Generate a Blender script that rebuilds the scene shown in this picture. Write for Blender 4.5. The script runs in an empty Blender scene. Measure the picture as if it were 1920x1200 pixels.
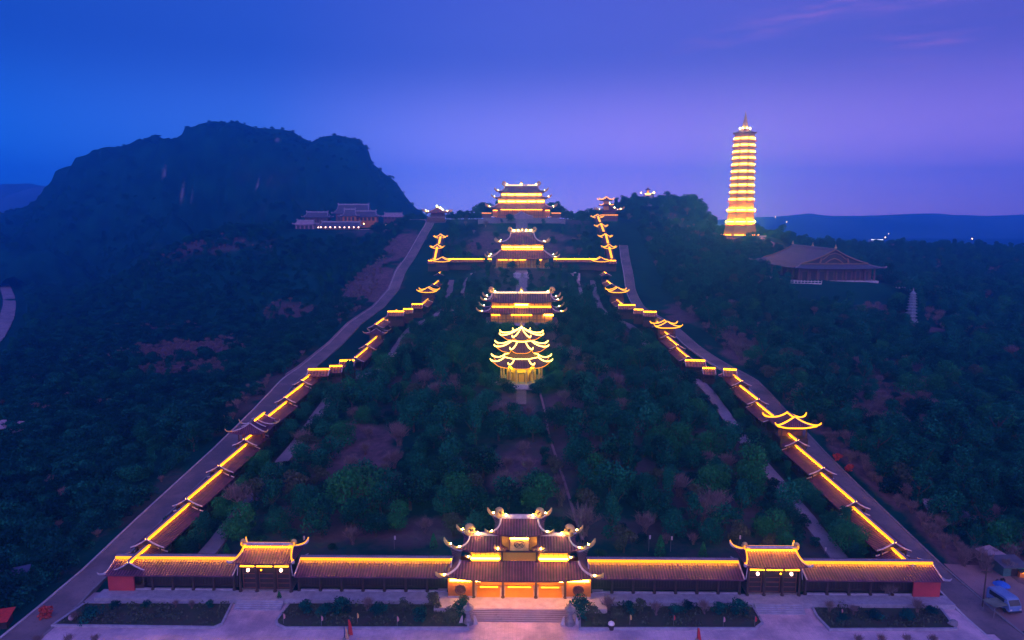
import bpy, math, random
import numpy as np
from mathutils import Matrix, Vector, Euler

R = math.radians
rng = random.Random(7)
nrng = np.random.default_rng(11)
scene = bpy.context.scene
COL = scene.collection

# ------------------------------------------------------------------ camera
CAM_LOC = Vector((0.0, 0.0, 71.0))
CAM_ROT = Euler((R(90 - 8.66), 0.0, R(0.806)))
cam_data = bpy.data.cameras.new("camera")
cam_data.lens = 24.0
cam_data.sensor_width = 36.0
cam_data.clip_start = 1.0
cam_data.clip_end = 40000.0
cam = bpy.data.objects.new("camera", cam_data)
cam.location = CAM_LOC
cam.rotation_euler = CAM_ROT
COL.objects.link(cam)
scene.camera = cam
CAM_M = CAM_ROT.to_matrix()
CAM_INV = CAM_M.inverted()

# ------------------------------------------------------------------ render look
scene.render.engine = 'CYCLES'
scene.cycles.use_denoising = True
scene.cycles.max_bounces = 6
scene.cycles.diffuse_bounces = 2
scene.cycles.glossy_bounces = 2
scene.cycles.transmission_bounces = 2
scene.cycles.volume_bounces = 4
scene.cycles.transparent_max_bounces = 4
scene.cycles.sample_clamp_indirect = 2.0
scene.cycles.use_light_tree = True
scene.cycles.caustics_reflective = False
scene.cycles.caustics_refractive = False
scene.view_settings.view_transform = 'Standard'
scene.view_settings.look = 'None'
scene.view_settings.gamma = 1.0
scene.view_settings.exposure = 0.0
scene.view_settings.use_curve_mapping = False


def pix_dir(px, py):
    return CAM_M @ Vector(((px - 960) / 1280.0, -(py - 600) / 1280.0, -1.0))


def at_x(px, py, X):
    d = pix_dir(px, py)
    return CAM_LOC + d * ((X - CAM_LOC.x) / d.x)


def at_y(px, py, Y):
    d = pix_dir(px, py)
    return CAM_LOC + d * ((Y - CAM_LOC.y) / d.y)


def at_z(px, py, Z):
    d = pix_dir(px, py)
    return CAM_LOC + d * ((Z - CAM_LOC.z) / d.z)


def to_pix(p):
    q = CAM_INV @ (Vector(p) - CAM_LOC)
    if q.z > -1:
        return (-9999, -9999)
    return (960 + 1280 * q.x / -q.z, 600 - 1280 * q.y / -q.z)


# ------------------------------------------------------------------ world: dusk sky
world = bpy.data.worlds.new("World")
scene.world = world
world.use_nodes = True
wt = world.node_tree
for n in list(wt.nodes):
    wt.nodes.remove(n)


def wnode(t):
    return wt.nodes.new(t)


def wmath(op, a, b=None, clamp=False):
    n = wnode('ShaderNodeMath')
    n.operation = op
    n.use_clamp = clamp
    for i, v in enumerate((a, b)):
        if v is None:
            continue
        if isinstance(v, (int, float)):
            n.inputs[i].default_value = v
        else:
            wt.links.new(v, n.inputs[i])
    return n.outputs[0]


def wrange(v, a, b, c=0.0, d=1.0, smooth=True):
    n = wnode('ShaderNodeMapRange')
    n.interpolation_type = 'SMOOTHSTEP' if smooth else 'LINEAR'
    wt.links.new(v, n.inputs[0])
    for i, x in enumerate((a, b, c, d)):
        n.inputs[1 + i].default_value = x
    return n.outputs[0]


def wramp(v, stops):
    n = wnode('ShaderNodeValToRGB')
    e = n.color_ramp.elements
    e[0].position, e[0].color = stops[0][0], (*stops[0][1], 1)
    e[1].position, e[1].color = stops[-1][0], (*stops[-1][1], 1)
    for p, c in stops[1:-1]:
        k = e.new(p)
        k.color = (*c, 1)
    wt.links.new(v, n.inputs[0])
    return n.outputs[0]


def wmix(f, a, b, mode='MIX'):
    n = wnode('ShaderNodeMix')
    n.data_type = 'RGBA'
    n.blend_type = mode
    n.clamp_result = False
    if isinstance(f, (int, float)):
        n.inputs[0].default_value = f
    else:
        wt.links.new(f, n.inputs[0])
    for i, v in ((6, a), (7, b)):
        if isinstance(v, tuple):
            n.inputs[i].default_value = (*v, 1)
        else:
            wt.links.new(v, n.inputs[i])
    return n.outputs[2]


tc = wnode('ShaderNodeTexCoord')
sep = wnode('ShaderNodeSeparateXYZ')
wt.links.new(tc.outputs['Generated'], sep.inputs[0])
dx, dy, dz = sep.outputs
azi = wrange(dx, -0.62, 0.62, smooth=False)
hor = wramp(azi, [(0.0, (0.002, 0.095, 0.60)), (0.22, (0.022, 0.135, 0.72)), (0.42, (0.140, 0.210, 0.81)),
                  (0.62, (0.205, 0.212, 0.78)), (0.8, (0.180, 0.178, 0.68)), (1.0, (0.138, 0.135, 0.59))])
top = wramp(azi, [(0.0, (0.003, 0.085, 0.55)), (0.25, (0.028, 0.105, 0.65)), (0.5, (0.100, 0.142, 0.73)),
                  (0.75, (0.142, 0.142, 0.69)), (1.0, (0.138, 0.118, 0.60))])
sky = wmix(wrange(dz, 0.02, 0.28, smooth=False), hor, top)
# brighter towards the horizon: what the air in front of it takes away again
low = wmix(wrange(dz, 0.225, -0.03), (1.0, 1.0, 1.0), (9.6, 5.4, 3.5))
sky = wmix(1.0, sky, low, 'MULTIPLY')
# the afterglow of the set sun, behind the camera
back = wmath('MULTIPLY', wrange(dy, 0.15, -0.75), wrange(dz, 0.95, 0.25))
sky = wmix(back, sky, (1.75, 1.12, 2.45))
# thin pink streaks of high cloud
mp = wnode('ShaderNodeMapping')
mp.inputs['Scale'].default_value = (9.0, 9.0, 60.0)
wt.links.new(tc.outputs['Generated'], mp.inputs[0])
nz = wnode('ShaderNodeTexNoise')
nz.inputs['Scale'].default_value = 1.6
nz.inputs['Detail'].default_value = 5.0
wt.links.new(mp.outputs[0], nz.inputs['Vector'])
streaks = None
for (px, py, slope, wid, ln, amp) in ((1480, 36, -0.20, 0.011, 0.10, 0.55), (1745, 75, 0.10, 0.006, 0.035, 1.0),
                                      (1700, 122, 0.02, 0.008, 0.06, 0.18), (1560, 14, -0.2, 0.004, 0.018, 0.6),
                                      (1730, 2, 0.0, 0.006, 0.05, 0.5)):
    d = pix_dir(px, py).normalized()
    ddx = wmath('SUBTRACT', dx, d.x)
    el = wmath('SUBTRACT', wmath('SUBTRACT', dz, d.z), wmath('MULTIPLY', ddx, -slope))
    g1 = wmath('POWER', 2.718, wmath('MULTIPLY', wmath('MULTIPLY', el, el), -1.0 / wid ** 2))
    g2 = wmath('POWER', 2.718, wmath('MULTIPLY', wmath('MULTIPLY', ddx, ddx), -1.0 / ln ** 2))
    m = wmath('MULTIPLY', wmath('MULTIPLY', g1, g2), amp)
    streaks = m if streaks is None else wmath('ADD', streaks, m)
streaks = wmath('MULTIPLY', wmath('MULTIPLY', streaks, wrange(nz.outputs[0], 0.36, 0.68)), wrange(dy, 0.0, 0.3))
broad = wmath('MULTIPLY', wrange(nz.outputs[0], 0.45, 0.75, 0.0, 0.10), wrange(dx, 0.1, 0.5))
sky = wmix(wmath('ADD', streaks, broad, clamp=True), sky, (0.40, 0.20, 0.70))
nish = wnode('ShaderNodeTexSky')
nish.sky_type = 'NISHITA'
nish.sun_disc = False
nish.sun_elevation = R(-2.0)
nish.sun_rotation = R(190)
bg1 = wnode('ShaderNodeBackground')
wt.links.new(nish.outputs[0], bg1.inputs[0])
bg1.inputs[1].default_value = 0.05
bg2 = wnode('ShaderNodeBackground')
wt.links.new(sky, bg2.inputs[0])
bg2.inputs[1].default_value = 0.93
addw = wnode('ShaderNodeAddShader')
wt.links.new(bg1.outputs[0], addw.inputs[0])
wt.links.new(bg2.outputs[0], addw.inputs[1])
wout = wnode('ShaderNodeOutputWorld')
wt.links.new(addw.outputs[0], wout.inputs[0])

# ------------------------------------------------------------------ sun: the last weak pink light, from behind the camera
sun_d = bpy.data.lights.new("sun", 'SUN')
sun_d.energy = 0.30
sun_d.angle = R(35)
sun_d.color = (0.95, 0.62, 1.0)
sun = bpy.data.objects.new("sun", sun_d)
sun.rotation_euler = Euler((R(38), 0, R(12)))
COL.objects.link(sun)


# ------------------------------------------------------------------ materials
def mat_new(name):
    m = bpy.data.materials.new(name)
    m.use_nodes = True
    nt = m.node_tree
    return m, nt, nt.nodes['Principled BSDF']


def mixrgb(nt, f, a, b, mode='MIX'):
    n = nt.nodes.new('ShaderNodeMix')
    n.data_type = 'RGBA'
    n.blend_type = mode
    if isinstance(f, (int, float)):
        n.inputs[0].default_value = f
    else:
        nt.links.new(f, n.inputs[0])
    for i, v in ((6, a), (7, b)):
        if isinstance(v, tuple):
            n.inputs[i].default_value = (*v, 1)
        else:
            nt.links.new(v, n.inputs[i])
    return n.outputs[2]


def noise(nt, scale, detail=4.0, rough=0.55, coord='Object'):
    t = nt.nodes.new('ShaderNodeTexCoord')
    n = nt.nodes.new('ShaderNodeTexNoise')
    n.inputs['Scale'].default_value = scale
    n.inputs['Detail'].default_value = detail
    n.inputs['Roughness'].default_value = rough
    nt.links.new(t.outputs[coord], n.inputs['Vector'])
    return n.outputs[0]


def nrange(nt, v, a, b, c=0.0, d=1.0):
    n = nt.nodes.new('ShaderNodeMapRange')
    n.interpolation_type = 'SMOOTHSTEP'
    nt.links.new(v, n.inputs[0])
    for i, x in enumerate((a, b, c, d)):
        n.inputs[1 + i].default_value = x
    return n.outputs[0]


def plain(name, col, col2=None, scale=1.0, rough=0.75, bump=0.0, metal=0.0):
    """a solid material with a worn, uneven colour"""
    m, nt, b = mat_new(name)
    if col2 is None:
        col2 = tuple(c * 0.62 for c in col)
    n = noise(nt, scale, 5.0, 0.6)
    nt.links.new(mixrgb(nt, nrange(nt, n, 0.3, 0.72), col, col2), b.inputs['Base Color'])
    b.inputs['Roughness'].default_value = rough
    b.inputs['Metallic'].default_value = metal
    if bump:
        bp = nt.nodes.new('ShaderNodeBump')
        bp.inputs['Strength'].default_value = bump
        bp.inputs['Distance'].default_value = 0.1
        nt.links.new(n, bp.inputs['Height'])
        nt.links.new(bp.outputs[0], b.inputs['Normal'])
    return m


def road(name, a, b2, c, rough=0.85):
    """worn surfacing: broad patches, fine grain and long stains"""
    m, nt, b = mat_new(name)
    n1, n2 = noise(nt, 0.10, 6, 0.65), noise(nt, 1.3, 4, 0.6)
    col = mixrgb(nt, nrange(nt, n1, 0.34, 0.62), a, b2)
    col = mixrgb(nt, nrange(nt, n2, 0.55, 0.75, 0.0, 0.7), col, c)
    nt.links.new(col, b.inputs['Base Color'])
    b.inputs['Roughness'].default_value = rough
    return m


def glow(name, col, strength):
    m, nt, b = mat_new(name)
    b.inputs['Base Color'].default_value = (0.05, 0.03, 0.01, 1)
    b.inputs['Specular IOR Level'].default_value = 0.1
    b.inputs['Emission Color'].default_value = (*col, 1)
    b.inputs['Emission Strength'].default_value = strength
    return m


def tile_mat(name, col, period=0.55):
    """glazed barrel tiles: rows run down the slope (u of the UV map counts metres along the eave)"""
    m, nt, b = mat_new(name)
    uv = nt.nodes.new('ShaderNodeUVMap')
    sp = nt.nodes.new('ShaderNodeSeparateXYZ')
    nt.links.new(uv.outputs[0], sp.inputs[0])

    def mth(op, a, c):
        n = nt.nodes.new('ShaderNodeMath')
        n.operation = op
        nt.links.new(a, n.inputs[0])
        n.inputs[1].default_value = c
        return n.outputs[0]
    s = nt.nodes.new('ShaderNodeMath')
    s.operation = 'SINE'
    nt.links.new(mth('MULTIPLY', sp.outputs[0], 2 * math.pi / period), s.inputs[0])
    v = nt.nodes.new('ShaderNodeMath')
    v.operation = 'SINE'
    nt.links.new(mth('MULTIPLY', sp.outputs[1], 2 * math.pi / 0.42), v.inputs[0])
    n1 = noise(nt, 0.6, 5)
    base = mixrgb(nt, nrange(nt, n1, 0.3, 0.7), col, tuple(c * 0.6 for c in col))
    row = mixrgb(nt, nrange(nt, s.outputs[0], -0.8, 0.5), (0.42, 0.42, 0.42), (1.15, 1.15, 1.15))
    base = mixrgb(nt, 1.0, base, row, 'MULTIPLY')
    nt.links.new(base, b.inputs['Base Color'])
    b.inputs['Roughness'].default_value = 0.6
    b.inputs['Specular IOR Level'].default_value = 0.22
    ad = nt.nodes.new('ShaderNodeMath')
    ad.operation = 'MULTIPLY_ADD'
    nt.links.new(v.outputs[0], ad.inputs[0])
    ad.inputs[1].default_value = 0.18
    nt.links.new(s.outputs[0], ad.inputs[2])
    bp = nt.nodes.new('ShaderNodeBump')
    bp.inputs['Strength'].default_value = 0.55
    bp.inputs['Distance'].default_value = 0.12
    nt.links.new(ad.outputs[0], bp.inputs['Height'])
    nt.links.new(bp.outputs[0], b.inputs['Normal'])
    return m


def leaf_mat(name, ca, cb, cc):
    m, nt, b = mat_new(name)
    oi = nt.nodes.new('ShaderNodeObjectInfo')
    at = nt.nodes.new('ShaderNodeAttribute')
    at.attribute_name = 'tone'
    c = mixrgb(nt, oi.outputs['Random'], ca, cb)
    c = mixrgb(nt, nrange(nt, at.outputs['Fac'], 0.25, 1.0), c, cc)
    nt.links.new(c, b.inputs['Base Color'])
    b.inputs['Roughness'].default_value = 0.7
    b.inputs['Specular IOR Level'].default_value = 0.04
    return m


M = {}
M['tile'] = tile_mat('roof_tile', (0.150, 0.050, 0.108))
M['tile_far'] = tile_mat('roof_tile_wide', (0.150, 0.050, 0.108), 1.1)
M['ridge'] = plain('ridge_mortar', (0.30, 0.22, 0.27), scale=0.8)
M['trim'] = plain('pale_trim', (0.62, 0.52, 0.60), scale=1.2)
M['gilt'] = plain('gilded_ornament', (0.75, 0.50, 0.16), (0.5, 0.3, 0.08), 2.0, 0.45)
M['dull_gold'] = plain('dull_gold_carving', (0.30, 0.16, 0.075), (0.2, 0.1, 0.05), 1.5)
M['blue_stone'] = plain('blue_grey_stone', (0.22, 0.27, 0.34), (0.15, 0.19, 0.24), 0.8)
M['navy_roof'] = plain('navy_roof', (0.045, 0.055, 0.13), (0.03, 0.035, 0.08), 0.6)
M['wood'] = plain('dark_wood', (0.055, 0.026, 0.024), scale=0.9, rough=0.6)
M['wood_red'] = plain('reddish_wood', (0.17, 0.06, 0.045), scale=0.9, rough=0.6)
M['amber_wall'] = plain('ochre_plaster', (0.74, 0.37, 0.035), (0.66, 0.31, 0.03), 0.5)
M['orange_wall'] = plain('orange_plaster', (0.62, 0.20, 0.022), (0.50, 0.15, 0.018), 0.4)
M['red_wall'] = plain('crimson_plaster', (0.48, 0.045, 0.06), (0.36, 0.03, 0.045), 0.3)
M['stone'] = plain('grey_stone', (0.24, 0.21, 0.24), (0.15, 0.13, 0.16), 1.4, bump=0.3)
M['pale_stone'] = plain('pale_stone', (0.50, 0.44, 0.50), (0.36, 0.31, 0.37), 0.7)
M['kerb'] = plain('kerb_stone', (0.34, 0.32, 0.42), (0.24, 0.22, 0.30), 0.9)
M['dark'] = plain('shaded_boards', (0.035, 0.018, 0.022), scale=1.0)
M['bark'] = plain('bark', (0.07, 0.045, 0.035), scale=1.5)
M['led'] = glow('amber_led', (1.0, 0.30, 0.004), 2.7)
M['added_flood'] = glow('added_gate_flood', (1.0, 0.34, 0.07), 150.0)  # invented floods, out of sight, for the warm glow on the plaza
M['hidden_wash'] = glow('hidden_wash_led', (1.0, 0.40, 0.002), 130.0)  # unseen strip added to wash the ridge tiles amber
M['hidden_corridor_wash'] = glow('hidden_corridor_led', (1.0, 0.36, 0.002), 30.0)  # weaker unseen strip added for the corridor roofs
M['led_far'] = glow('amber_led_far', (1.0, 0.35, 0.002), 4.0)
M['bar'] = glow('warm_lamp_bar', (1.0, 0.46, 0.026), 56.0)
M['bar_soft'] = glow('soft_lamp_bar', (1.0, 0.36, 0.010), 11.0)
M['tower_bar'] = glow('pagoda_lamp_bar', (1.0, 0.30, 0.006), 520.0)
M['inner'] = glow('gate_inner_lamp', (1.0, 0.95, 0.010), 80.0)
M['pale_led'] = glow('pale_ridge_led', (1.0, 0.70, 0.30), 3.2)
M['tip_far'] = glow('strong_spot_lamp', (1.0, 0.56, 0.12), 420.0)
M['bell_led'] = glow('bell_tower_led', (1.0, 0.60, 0.11), 8.0)
M['tip'] = glow('spot_lamp', (1.0, 0.56, 0.09), 260.0)
M['lantern'] = glow('pink_lantern', (1.0, 0.55, 0.42), 9.0)
M['far_lamp'] = glow('far_lamp', (1.0, 0.60, 0.24), 14.0)
M['white_lamp'] = glow('cool_lamp', (0.75, 0.85, 1.0), 6.0)
M['green_lamp'] = glow('greenish_lamp', (0.75, 1.0, 0.72), 14.0)
M['leaf_dark'] = leaf_mat('dark_leaves', (0.0005, 0.020, 0.022), (0.006, 0.100, 0.058), (0.012, 0.18, 0.095))
M['leaf_green'] = leaf_mat('green_leaves', (0.008, 0.095, 0.036), (0.022, 0.150, 0.050), (0.02, 0.24, 0.075))
M['leaf_olive'] = leaf_mat('olive_leaves', (0.036, 0.062, 0.036), (0.070, 0.076, 0.050), (0.10, 0.11, 0.07))
M['twig'] = leaf_mat('dry_twigs', (0.125, 0.084, 0.092), (0.19, 0.130, 0.138), (0.25, 0.18, 0.18))
M['scrub'] = leaf_mat('scrub_leaves', (0.0005, 0.020, 0.026), (0.004, 0.074, 0.060), (0.010, 0.15, 0.100))
M['asphalt'] = road('worn_asphalt', (0.22, 0.150, 0.172), (0.12, 0.086, 0.105), (0.085, 0.062, 0.075))
M['lane'] = road('concrete_lane', (0.32, 0.245, 0.31), (0.20, 0.16, 0.21), (0.13, 0.105, 0.14))
M['dirt'] = plain('packed_dirt', (0.30, 0.17, 0.19), (0.20, 0.11, 0.13), 0.15, bump=0.2)
M['white'] = plain('white_paint', (0.72, 0.68, 0.72), scale=1.0, rough=0.5)
M['blue'] = plain('pale_blue_paint', (0.13, 0.23, 0.46), (0.10, 0.18, 0.38), 1.0, 0.4)
M['deep_blue'] = plain('blue_canvas', (0.03, 0.16, 0.62), scale=1.5)
M['teal'] = plain('teal_sheet', (0.06, 0.16, 0.17), scale=0.8, rough=0.5)
M['red'] = plain('red_cloth', (0.60, 0.03, 0.03), scale=2.0)
M['pink'] = plain('pale_pink_cloth', (0.62, 0.30, 0.30), scale=2.0)
M['glass'] = plain('dark_glass', (0.02, 0.025, 0.03), rough=0.1)
M['rubber'] = plain('rubber', (0.02, 0.02, 0.02))
M['greyroof'] = plain('weathered_roof', (0.095, 0.085, 0.125), (0.06, 0.055, 0.09), 0.5)
M['pinkroof'] = plain('pink_sheet_roof', (0.40, 0.28, 0.34), (0.28, 0.18, 0.24), 0.5)


def paving_mat():
    m, nt, b = mat_new('plaza_paving')
    t = nt.nodes.new('ShaderNodeTexCoord')
    br = nt.nodes.new('ShaderNodeTexBrick')
    br.inputs['Scale'].default_value = 0.7
    br.inputs['Color1'].default_value = (0.66, 0.46, 0.54, 1)
    br.inputs['Color2'].default_value = (0.58, 0.41, 0.49, 1)
    br.inputs['Mortar'].default_value = (0.44, 0.32, 0.38, 1)
    br.inputs['Mortar Size'].default_value = 0.012
    br.offset = 0.0
    nt.links.new(t.outputs['Object'], br.inputs['Vector'])
    n = noise(nt, 0.13, 6, 0.65)
    c = mixrgb(nt, nrange(nt, n, 0.32, 0.68), (1.15, 1.08, 1.08), (0.52, 0.52, 0.60))
    c = mixrgb(nt, 1.0, br.outputs[0], c, 'MULTIPLY')
    nt.links.new(c, b.inputs['Base Color'])
    b.inputs['Roughness'].default_value = 0.55
    return m


M['paving'] = paving_mat()


# ------------------------------------------------------------------ mesh helpers
class MB:
    def __init__(self):
        self.v, self.f, self.uv = [], [], {}

    def add(self, verts, faces):
        o = len(self.v)
        self.v += [tuple(p) for p in verts]
        self.f += [tuple(i + o for i in f) for f in faces]
        return o

    def box(self, x0, x1, y0, y1, z0, z1):
        self.add([(x0, y0, z0), (x1, y0, z0), (x1, y1, z0), (x0, y1, z0), (x0, y0, z1), (x1, y0, z1), (x1, y1, z1), (x0, y1, z1)],
                 [(0, 3, 2, 1), (4, 5, 6, 7), (0, 1, 5, 4), (1, 2, 6, 5), (2, 3, 7, 6), (3, 0, 4, 7)])
        return self

    def cbox(self, cx, cy, cz, sx, sy, sz):
        return self.box(cx - sx / 2, cx + sx / 2, cy - sy / 2, cy + sy / 2, cz - sz / 2, cz + sz / 2)

    def tube(self, pts, r, n=6, caps=True):
        pts = [Vector(p) for p in pts]
        rs = r if isinstance(r, (list, tuple)) else [r] * len(pts)
        rings = []
        for i, p in enumerate(pts):
            d = (pts[min(i + 1, len(pts) - 1)] - pts[max(i - 1, 0)])
            if d.length < 1e-6:
                d = Vector((0, 0, 1))
            d.normalize()
            up = Vector((0, 0, 1)) if abs(d.z) < 0.95 else Vector((1, 0, 0))
            a = d.cross(up).normalized()
            b = a.cross(d).normalized()
            rings.append([p + (a * math.cos(2 * math.pi * k / n) + b * math.sin(2 * math.pi * k / n)) * rs[i] for k in range(n)])
        o = len(self.v)
        for rg in rings:
            self.v += [tuple(q) for q in rg]
        for i in range(len(pts) - 1):
            for k in range(n):
                a = o + i * n + k
                b = o + i * n + (k + 1) % n
                self.f.append((a, b, b + n, a + n))
        if caps:
            self.f.append(tuple(o + k for k in reversed(range(n))))
            e = o + (len(pts) - 1) * n
            self.f.append(tuple(e + k for k in range(n)))
        return self

    def lathe(self, prof, n=12, cx=0.0, cy=0.0, rot=0.0):
        """prof: (radius, z) from bottom to top"""
        o = len(self.v)
        for r, z in prof:
            for k in range(n):
                a = 2 * math.pi * k / n + rot
                self.v.append((cx + r * math.cos(a), cy + r * math.sin(a), z))
        for i in range(len(prof) - 1):
            for k in range(n):
                a = o + i * n + k
                b = o + i * n + (k + 1) % n
                self.f.append((a, b, b + n, a + n))
        self.f.append(tuple(o + k for k in reversed(range(n))))
        e = o + (len(prof) - 1) * n
        self.f.append(tuple(e + k for k in range(n)))
        return self

    def ball(self, c, r, n=8, m=5, sz=1.0):
        return self.lathe_at(c, [(max(0.001, r * math.sin(math.pi * i / m)), -r * sz * math.cos(math.pi * i / m)) for i in range(m + 1)], n)

    def lathe_at(self, c, prof, n):
        o = len(self.v)
        self.lathe(prof, n)
        for i in range(o, len(self.v)):
            x, y, z = self.v[i]
            self.v[i] = (x + c[0], y + c[1], z + c[2])
        return self

    def build(self, name, mat, parent=None, smooth=False):
        me = bpy.data.meshes.new(name)
        me.from_pydata(self.v, [], self.f)
        if self.uv:
            ul = me.uv_layers.new(name='UVMap')
            vi = np.empty(len(me.loops), dtype=np.int64)
            me.loops.foreach_get('vertex_index', vi)
            tab = np.zeros((len(self.v), 2), dtype=np.float32)
            for k, w in self.uv.items():
                tab[k] = w
            ul.data.foreach_set('uv', tab[vi].ravel())
        me.materials.append(mat)
        if smooth:
            me.polygons.foreach_set('use_smooth', [True] * len(me.polygons))
        me.update()
        return link(name, me, parent)


def link(name, me, parent=None):
    o = bpy.data.objects.new(name, me)
    COL.objects.link(o)
    if parent is not None:
        o.parent = parent
    return o


def tag(o, label=None, cat=None, group=None, kind=None):
    for k, v in (('label', label), ('category', cat), ('group', group), ('kind', kind)):
        if v:
            o[k] = v
    return o


def thing(name, label, cat, loc=(0, 0, 0), rotz=0.0, group=None):
    o = bpy.data.objects.new(name, None)
    o.empty_display_size = 0.5
    COL.objects.link(o)
    o.location = loc
    o.rotation_euler = (0, 0, rotz)
    return tag(o, label, cat, group)


def copy_tree(o, parent=None):
    c = o.copy()
    COL.objects.link(c)
    if parent is not None:
        c.parent = parent
    for ch in o.children:
        copy_tree(ch, c)
    return c


class Roof:
    """curved tiled roof between an eave polygon E and a top polygon T (lists of (x, y), counter-clockwise)"""

    def __init__(self, E, T, z0, z1, lift=0.8, ext=0.5, flare=(1.0, 1.0), sag=1.35, power=4):
        self.E, self.T, self.z0, self.z1 = E, T, z0, z1
        self.lift, self.ext, self.flare, self.sag, self.power = lift, ext, flare, sag, power
        self.n = len(E)

    def pt(self, i, s, t):
        E, T, n = self.E, self.T, self.n
        j = (i + 1) % n
        ex = E[i][0] + (E[j][0] - E[i][0]) * t
        ey = E[i][1] + (E[j][1] - E[i][1]) * t
        tx = T[i][0] + (T[j][0] - T[i][0]) * t
        ty = T[i][1] + (T[j][1] - T[i][1]) * t
        fx = 1 - (1 - s) ** self.flare[0]
        fy = 1 - (1 - s) ** self.flare[1]
        x = ex + (tx - ex) * fx
        y = ey + (ty - ey) * fy
        c = abs(2 * t - 1) ** self.power
        z = self.z0 + (self.z1 - self.z0) * s ** self.sag + self.lift * c * (1 - s) ** 2.2
        k = self.ext * abs(2 * t - 1) ** 7 * (1 - s) ** 2
        L = math.hypot(ex, ey) or 1
        return Vector((x + ex / L * k, y + ey / L * k, z))

    def mesh(self, mb=None, ns=12, nr=5, thick=0.28):
        mb = mb or MB()
        for i in range(self.n):
            j = (i + 1) % self.n
            L = math.hypot(self.E[j][0] - self.E[i][0], self.E[j][1] - self.E[i][1])
            o = len(mb.v)
            for a in range(nr + 1):
                for b in range(ns + 1):
                    tt = b / ns
                    tt = 0.5 + 0.5 * math.copysign(abs(2 * tt - 1) ** 0.7, 2 * tt - 1)
                    p = self.pt(i, a / nr, tt)
                    mb.v.append(tuple(p))
                    # u follows the horizontal position so that tile rows run straight down the slope
                    e0 = Vector((self.E[i][0], self.E[i][1], 0))
                    dr = Vector((self.E[j][0] - self.E[i][0], self.E[j][1] - self.E[i][1], 0)).normalized()
                    u = (Vector((p.x, p.y, 0)) - e0).dot(dr)
                    mb.uv[len(mb.v) - 1] = (u, a / nr * 6)
            W = ns + 1
            for a in range(nr):
                for b in range(ns):
                    q = o + a * W + b
                    mb.f.append((q, q + 1, q + W + 1, q + W))
            # underside and fascia
            o2 = len(mb.v)
            for b in range(ns + 1):
                x, y, z = mb.v[o + b]
                mb.v.append((x * 0.995, y * 0.995, z - thick))
                mb.uv[len(mb.v) - 1] = (0.13, 0)
            for b in range(ns):
                mb.f.append((o2 + b, o2 + b + 1, o + b + 1, o + b))
            o3 = len(mb.v)
            for b in range(ns + 1):
                x, y, z = mb.v[o + 2 * W + b]
                mb.v.append((x, y, z - thick * 1.4))
                mb.uv[len(mb.v) - 1] = (0.13, 0)
            for b in range(ns):
                mb.f.append((o3 + b, o3 + b + 1, o2 + b + 1, o2 + b))
        return mb

    def hip(self, i, k=8, s1=1.0, dz=0.08):
        """points from the top of corner i down to its tip"""
        out = [self.pt(i, s1 * (1 - q / k), 0.0) for q in range(k + 1)]
        return [p + Vector((0, 0, dz)) for p in out]

    def eave(self, i, k=14, dz=0.0, t0=0.0, t1=1.0):
        return [self.pt(i, 0.0, t0 + (t1 - t0) * q / k) + Vector((0, 0, dz)) for q in range(k + 1)]

    def horn(self, i, size=1.2, dz=0.1):
        """an upturned finial that carries corner i outwards and up"""
        a, b = self.pt(i, 0.12, 0.0), self.pt(i, 0.0, 0.0)
        d = Vector((b.x - a.x, b.y - a.y, 0)).normalized()
        u = Vector((0, 0, 1))
        return [a + u * dz, b + u * dz, b + d * size * 0.4 + u * (dz + size * 0.16), b + d * size * 0.75 + u * (dz + size * 0.45),
                b + d * size * 0.9 + u * (dz + size * 0.85)]


def rect(a, b):
    return [(-a, -b), (a, -b), (a, b), (-a, b)]


def ngon(r, n=8, rot=0.0):
    return [(r * math.cos(rot + 2 * math.pi * k / n), r * math.sin(rot + 2 * math.pi * k / n)) for k in range(n)]


def merge_box(*bs):
    m = MB()
    for b in bs:
        m.box(*b)
    return m


# ================================================================== TERRAIN
def sstep(a, b, x):
    t = np.clip((x - a) / (b - a), 0, 1)
    return t * t * (3 - 2 * t)


_tab = nrng.random((256, 256))


def vnoise(x, y):
    xi, yi = np.floor(x).astype(int), np.floor(y).astype(int)
    fx, fy = x - xi, y - yi
    fx, fy = fx * fx * (3 - 2 * fx), fy * fy * (3 - 2 * fy)
    g = lambda a, b: _tab[a & 255, b & 255]
    return (g(xi, yi) * (1 - fx) + g(xi + 1, yi) * fx) * (1 - fy) + (g(xi, yi + 1) * (1 - fx) + g(xi + 1, yi + 1) * fx) * fy


def fbm(x, y, n=4):
    s, a, t = 0, 1.0, 0
    for k in range(n):
        s = s + a * vnoise(x * 2 ** k + 17.3 * k, y * 2 ** k + 5.1 * k)
        t += a
        a *= 0.5
    return s / t


CEN = np.array([(-500, -2), (112, -1.35), (117, -1.35), (121, -0.4), (128, 0.0), (150, 2.2), (190, 8), (225, 14), (245, 14.6), (280, 19), (297, 23.2),
                (330, 23.8), (400, 28), (425, 37), (470, 38.5), (490, 46), (530, 63), (545, 68.5), (640, 69), (700, 66), (820, 40), (980, 0), (2000, -8)], float)
SID = np.array([(-500, -2), (112, -1.35), (117, -1.35), (121, -0.6), (128, -0.2), (150, 1.8), (187, 4.5), (218, 7.6), (246, 11.2), (267, 11.2), (307, 13.0), (340, 17),
                (370, 18.2), (392, 19), (430, 25), (450, 35), (480, 43), (500, 50), (545, 66), (560, 68), (640, 68), (700, 62), (820, 35), (980, 0), (2000, -8)], float)
RGT = np.array([(-500, -2), (110, -1.4), (200, -0.5), (240, 1.0), (300, 9), (345, 16.5), (392, 33), (458, 34), (500, 42), (555, 53.5), (600, 54), (680, 44), (780, 28), (950, 0), (2000, -8)], float)
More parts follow.
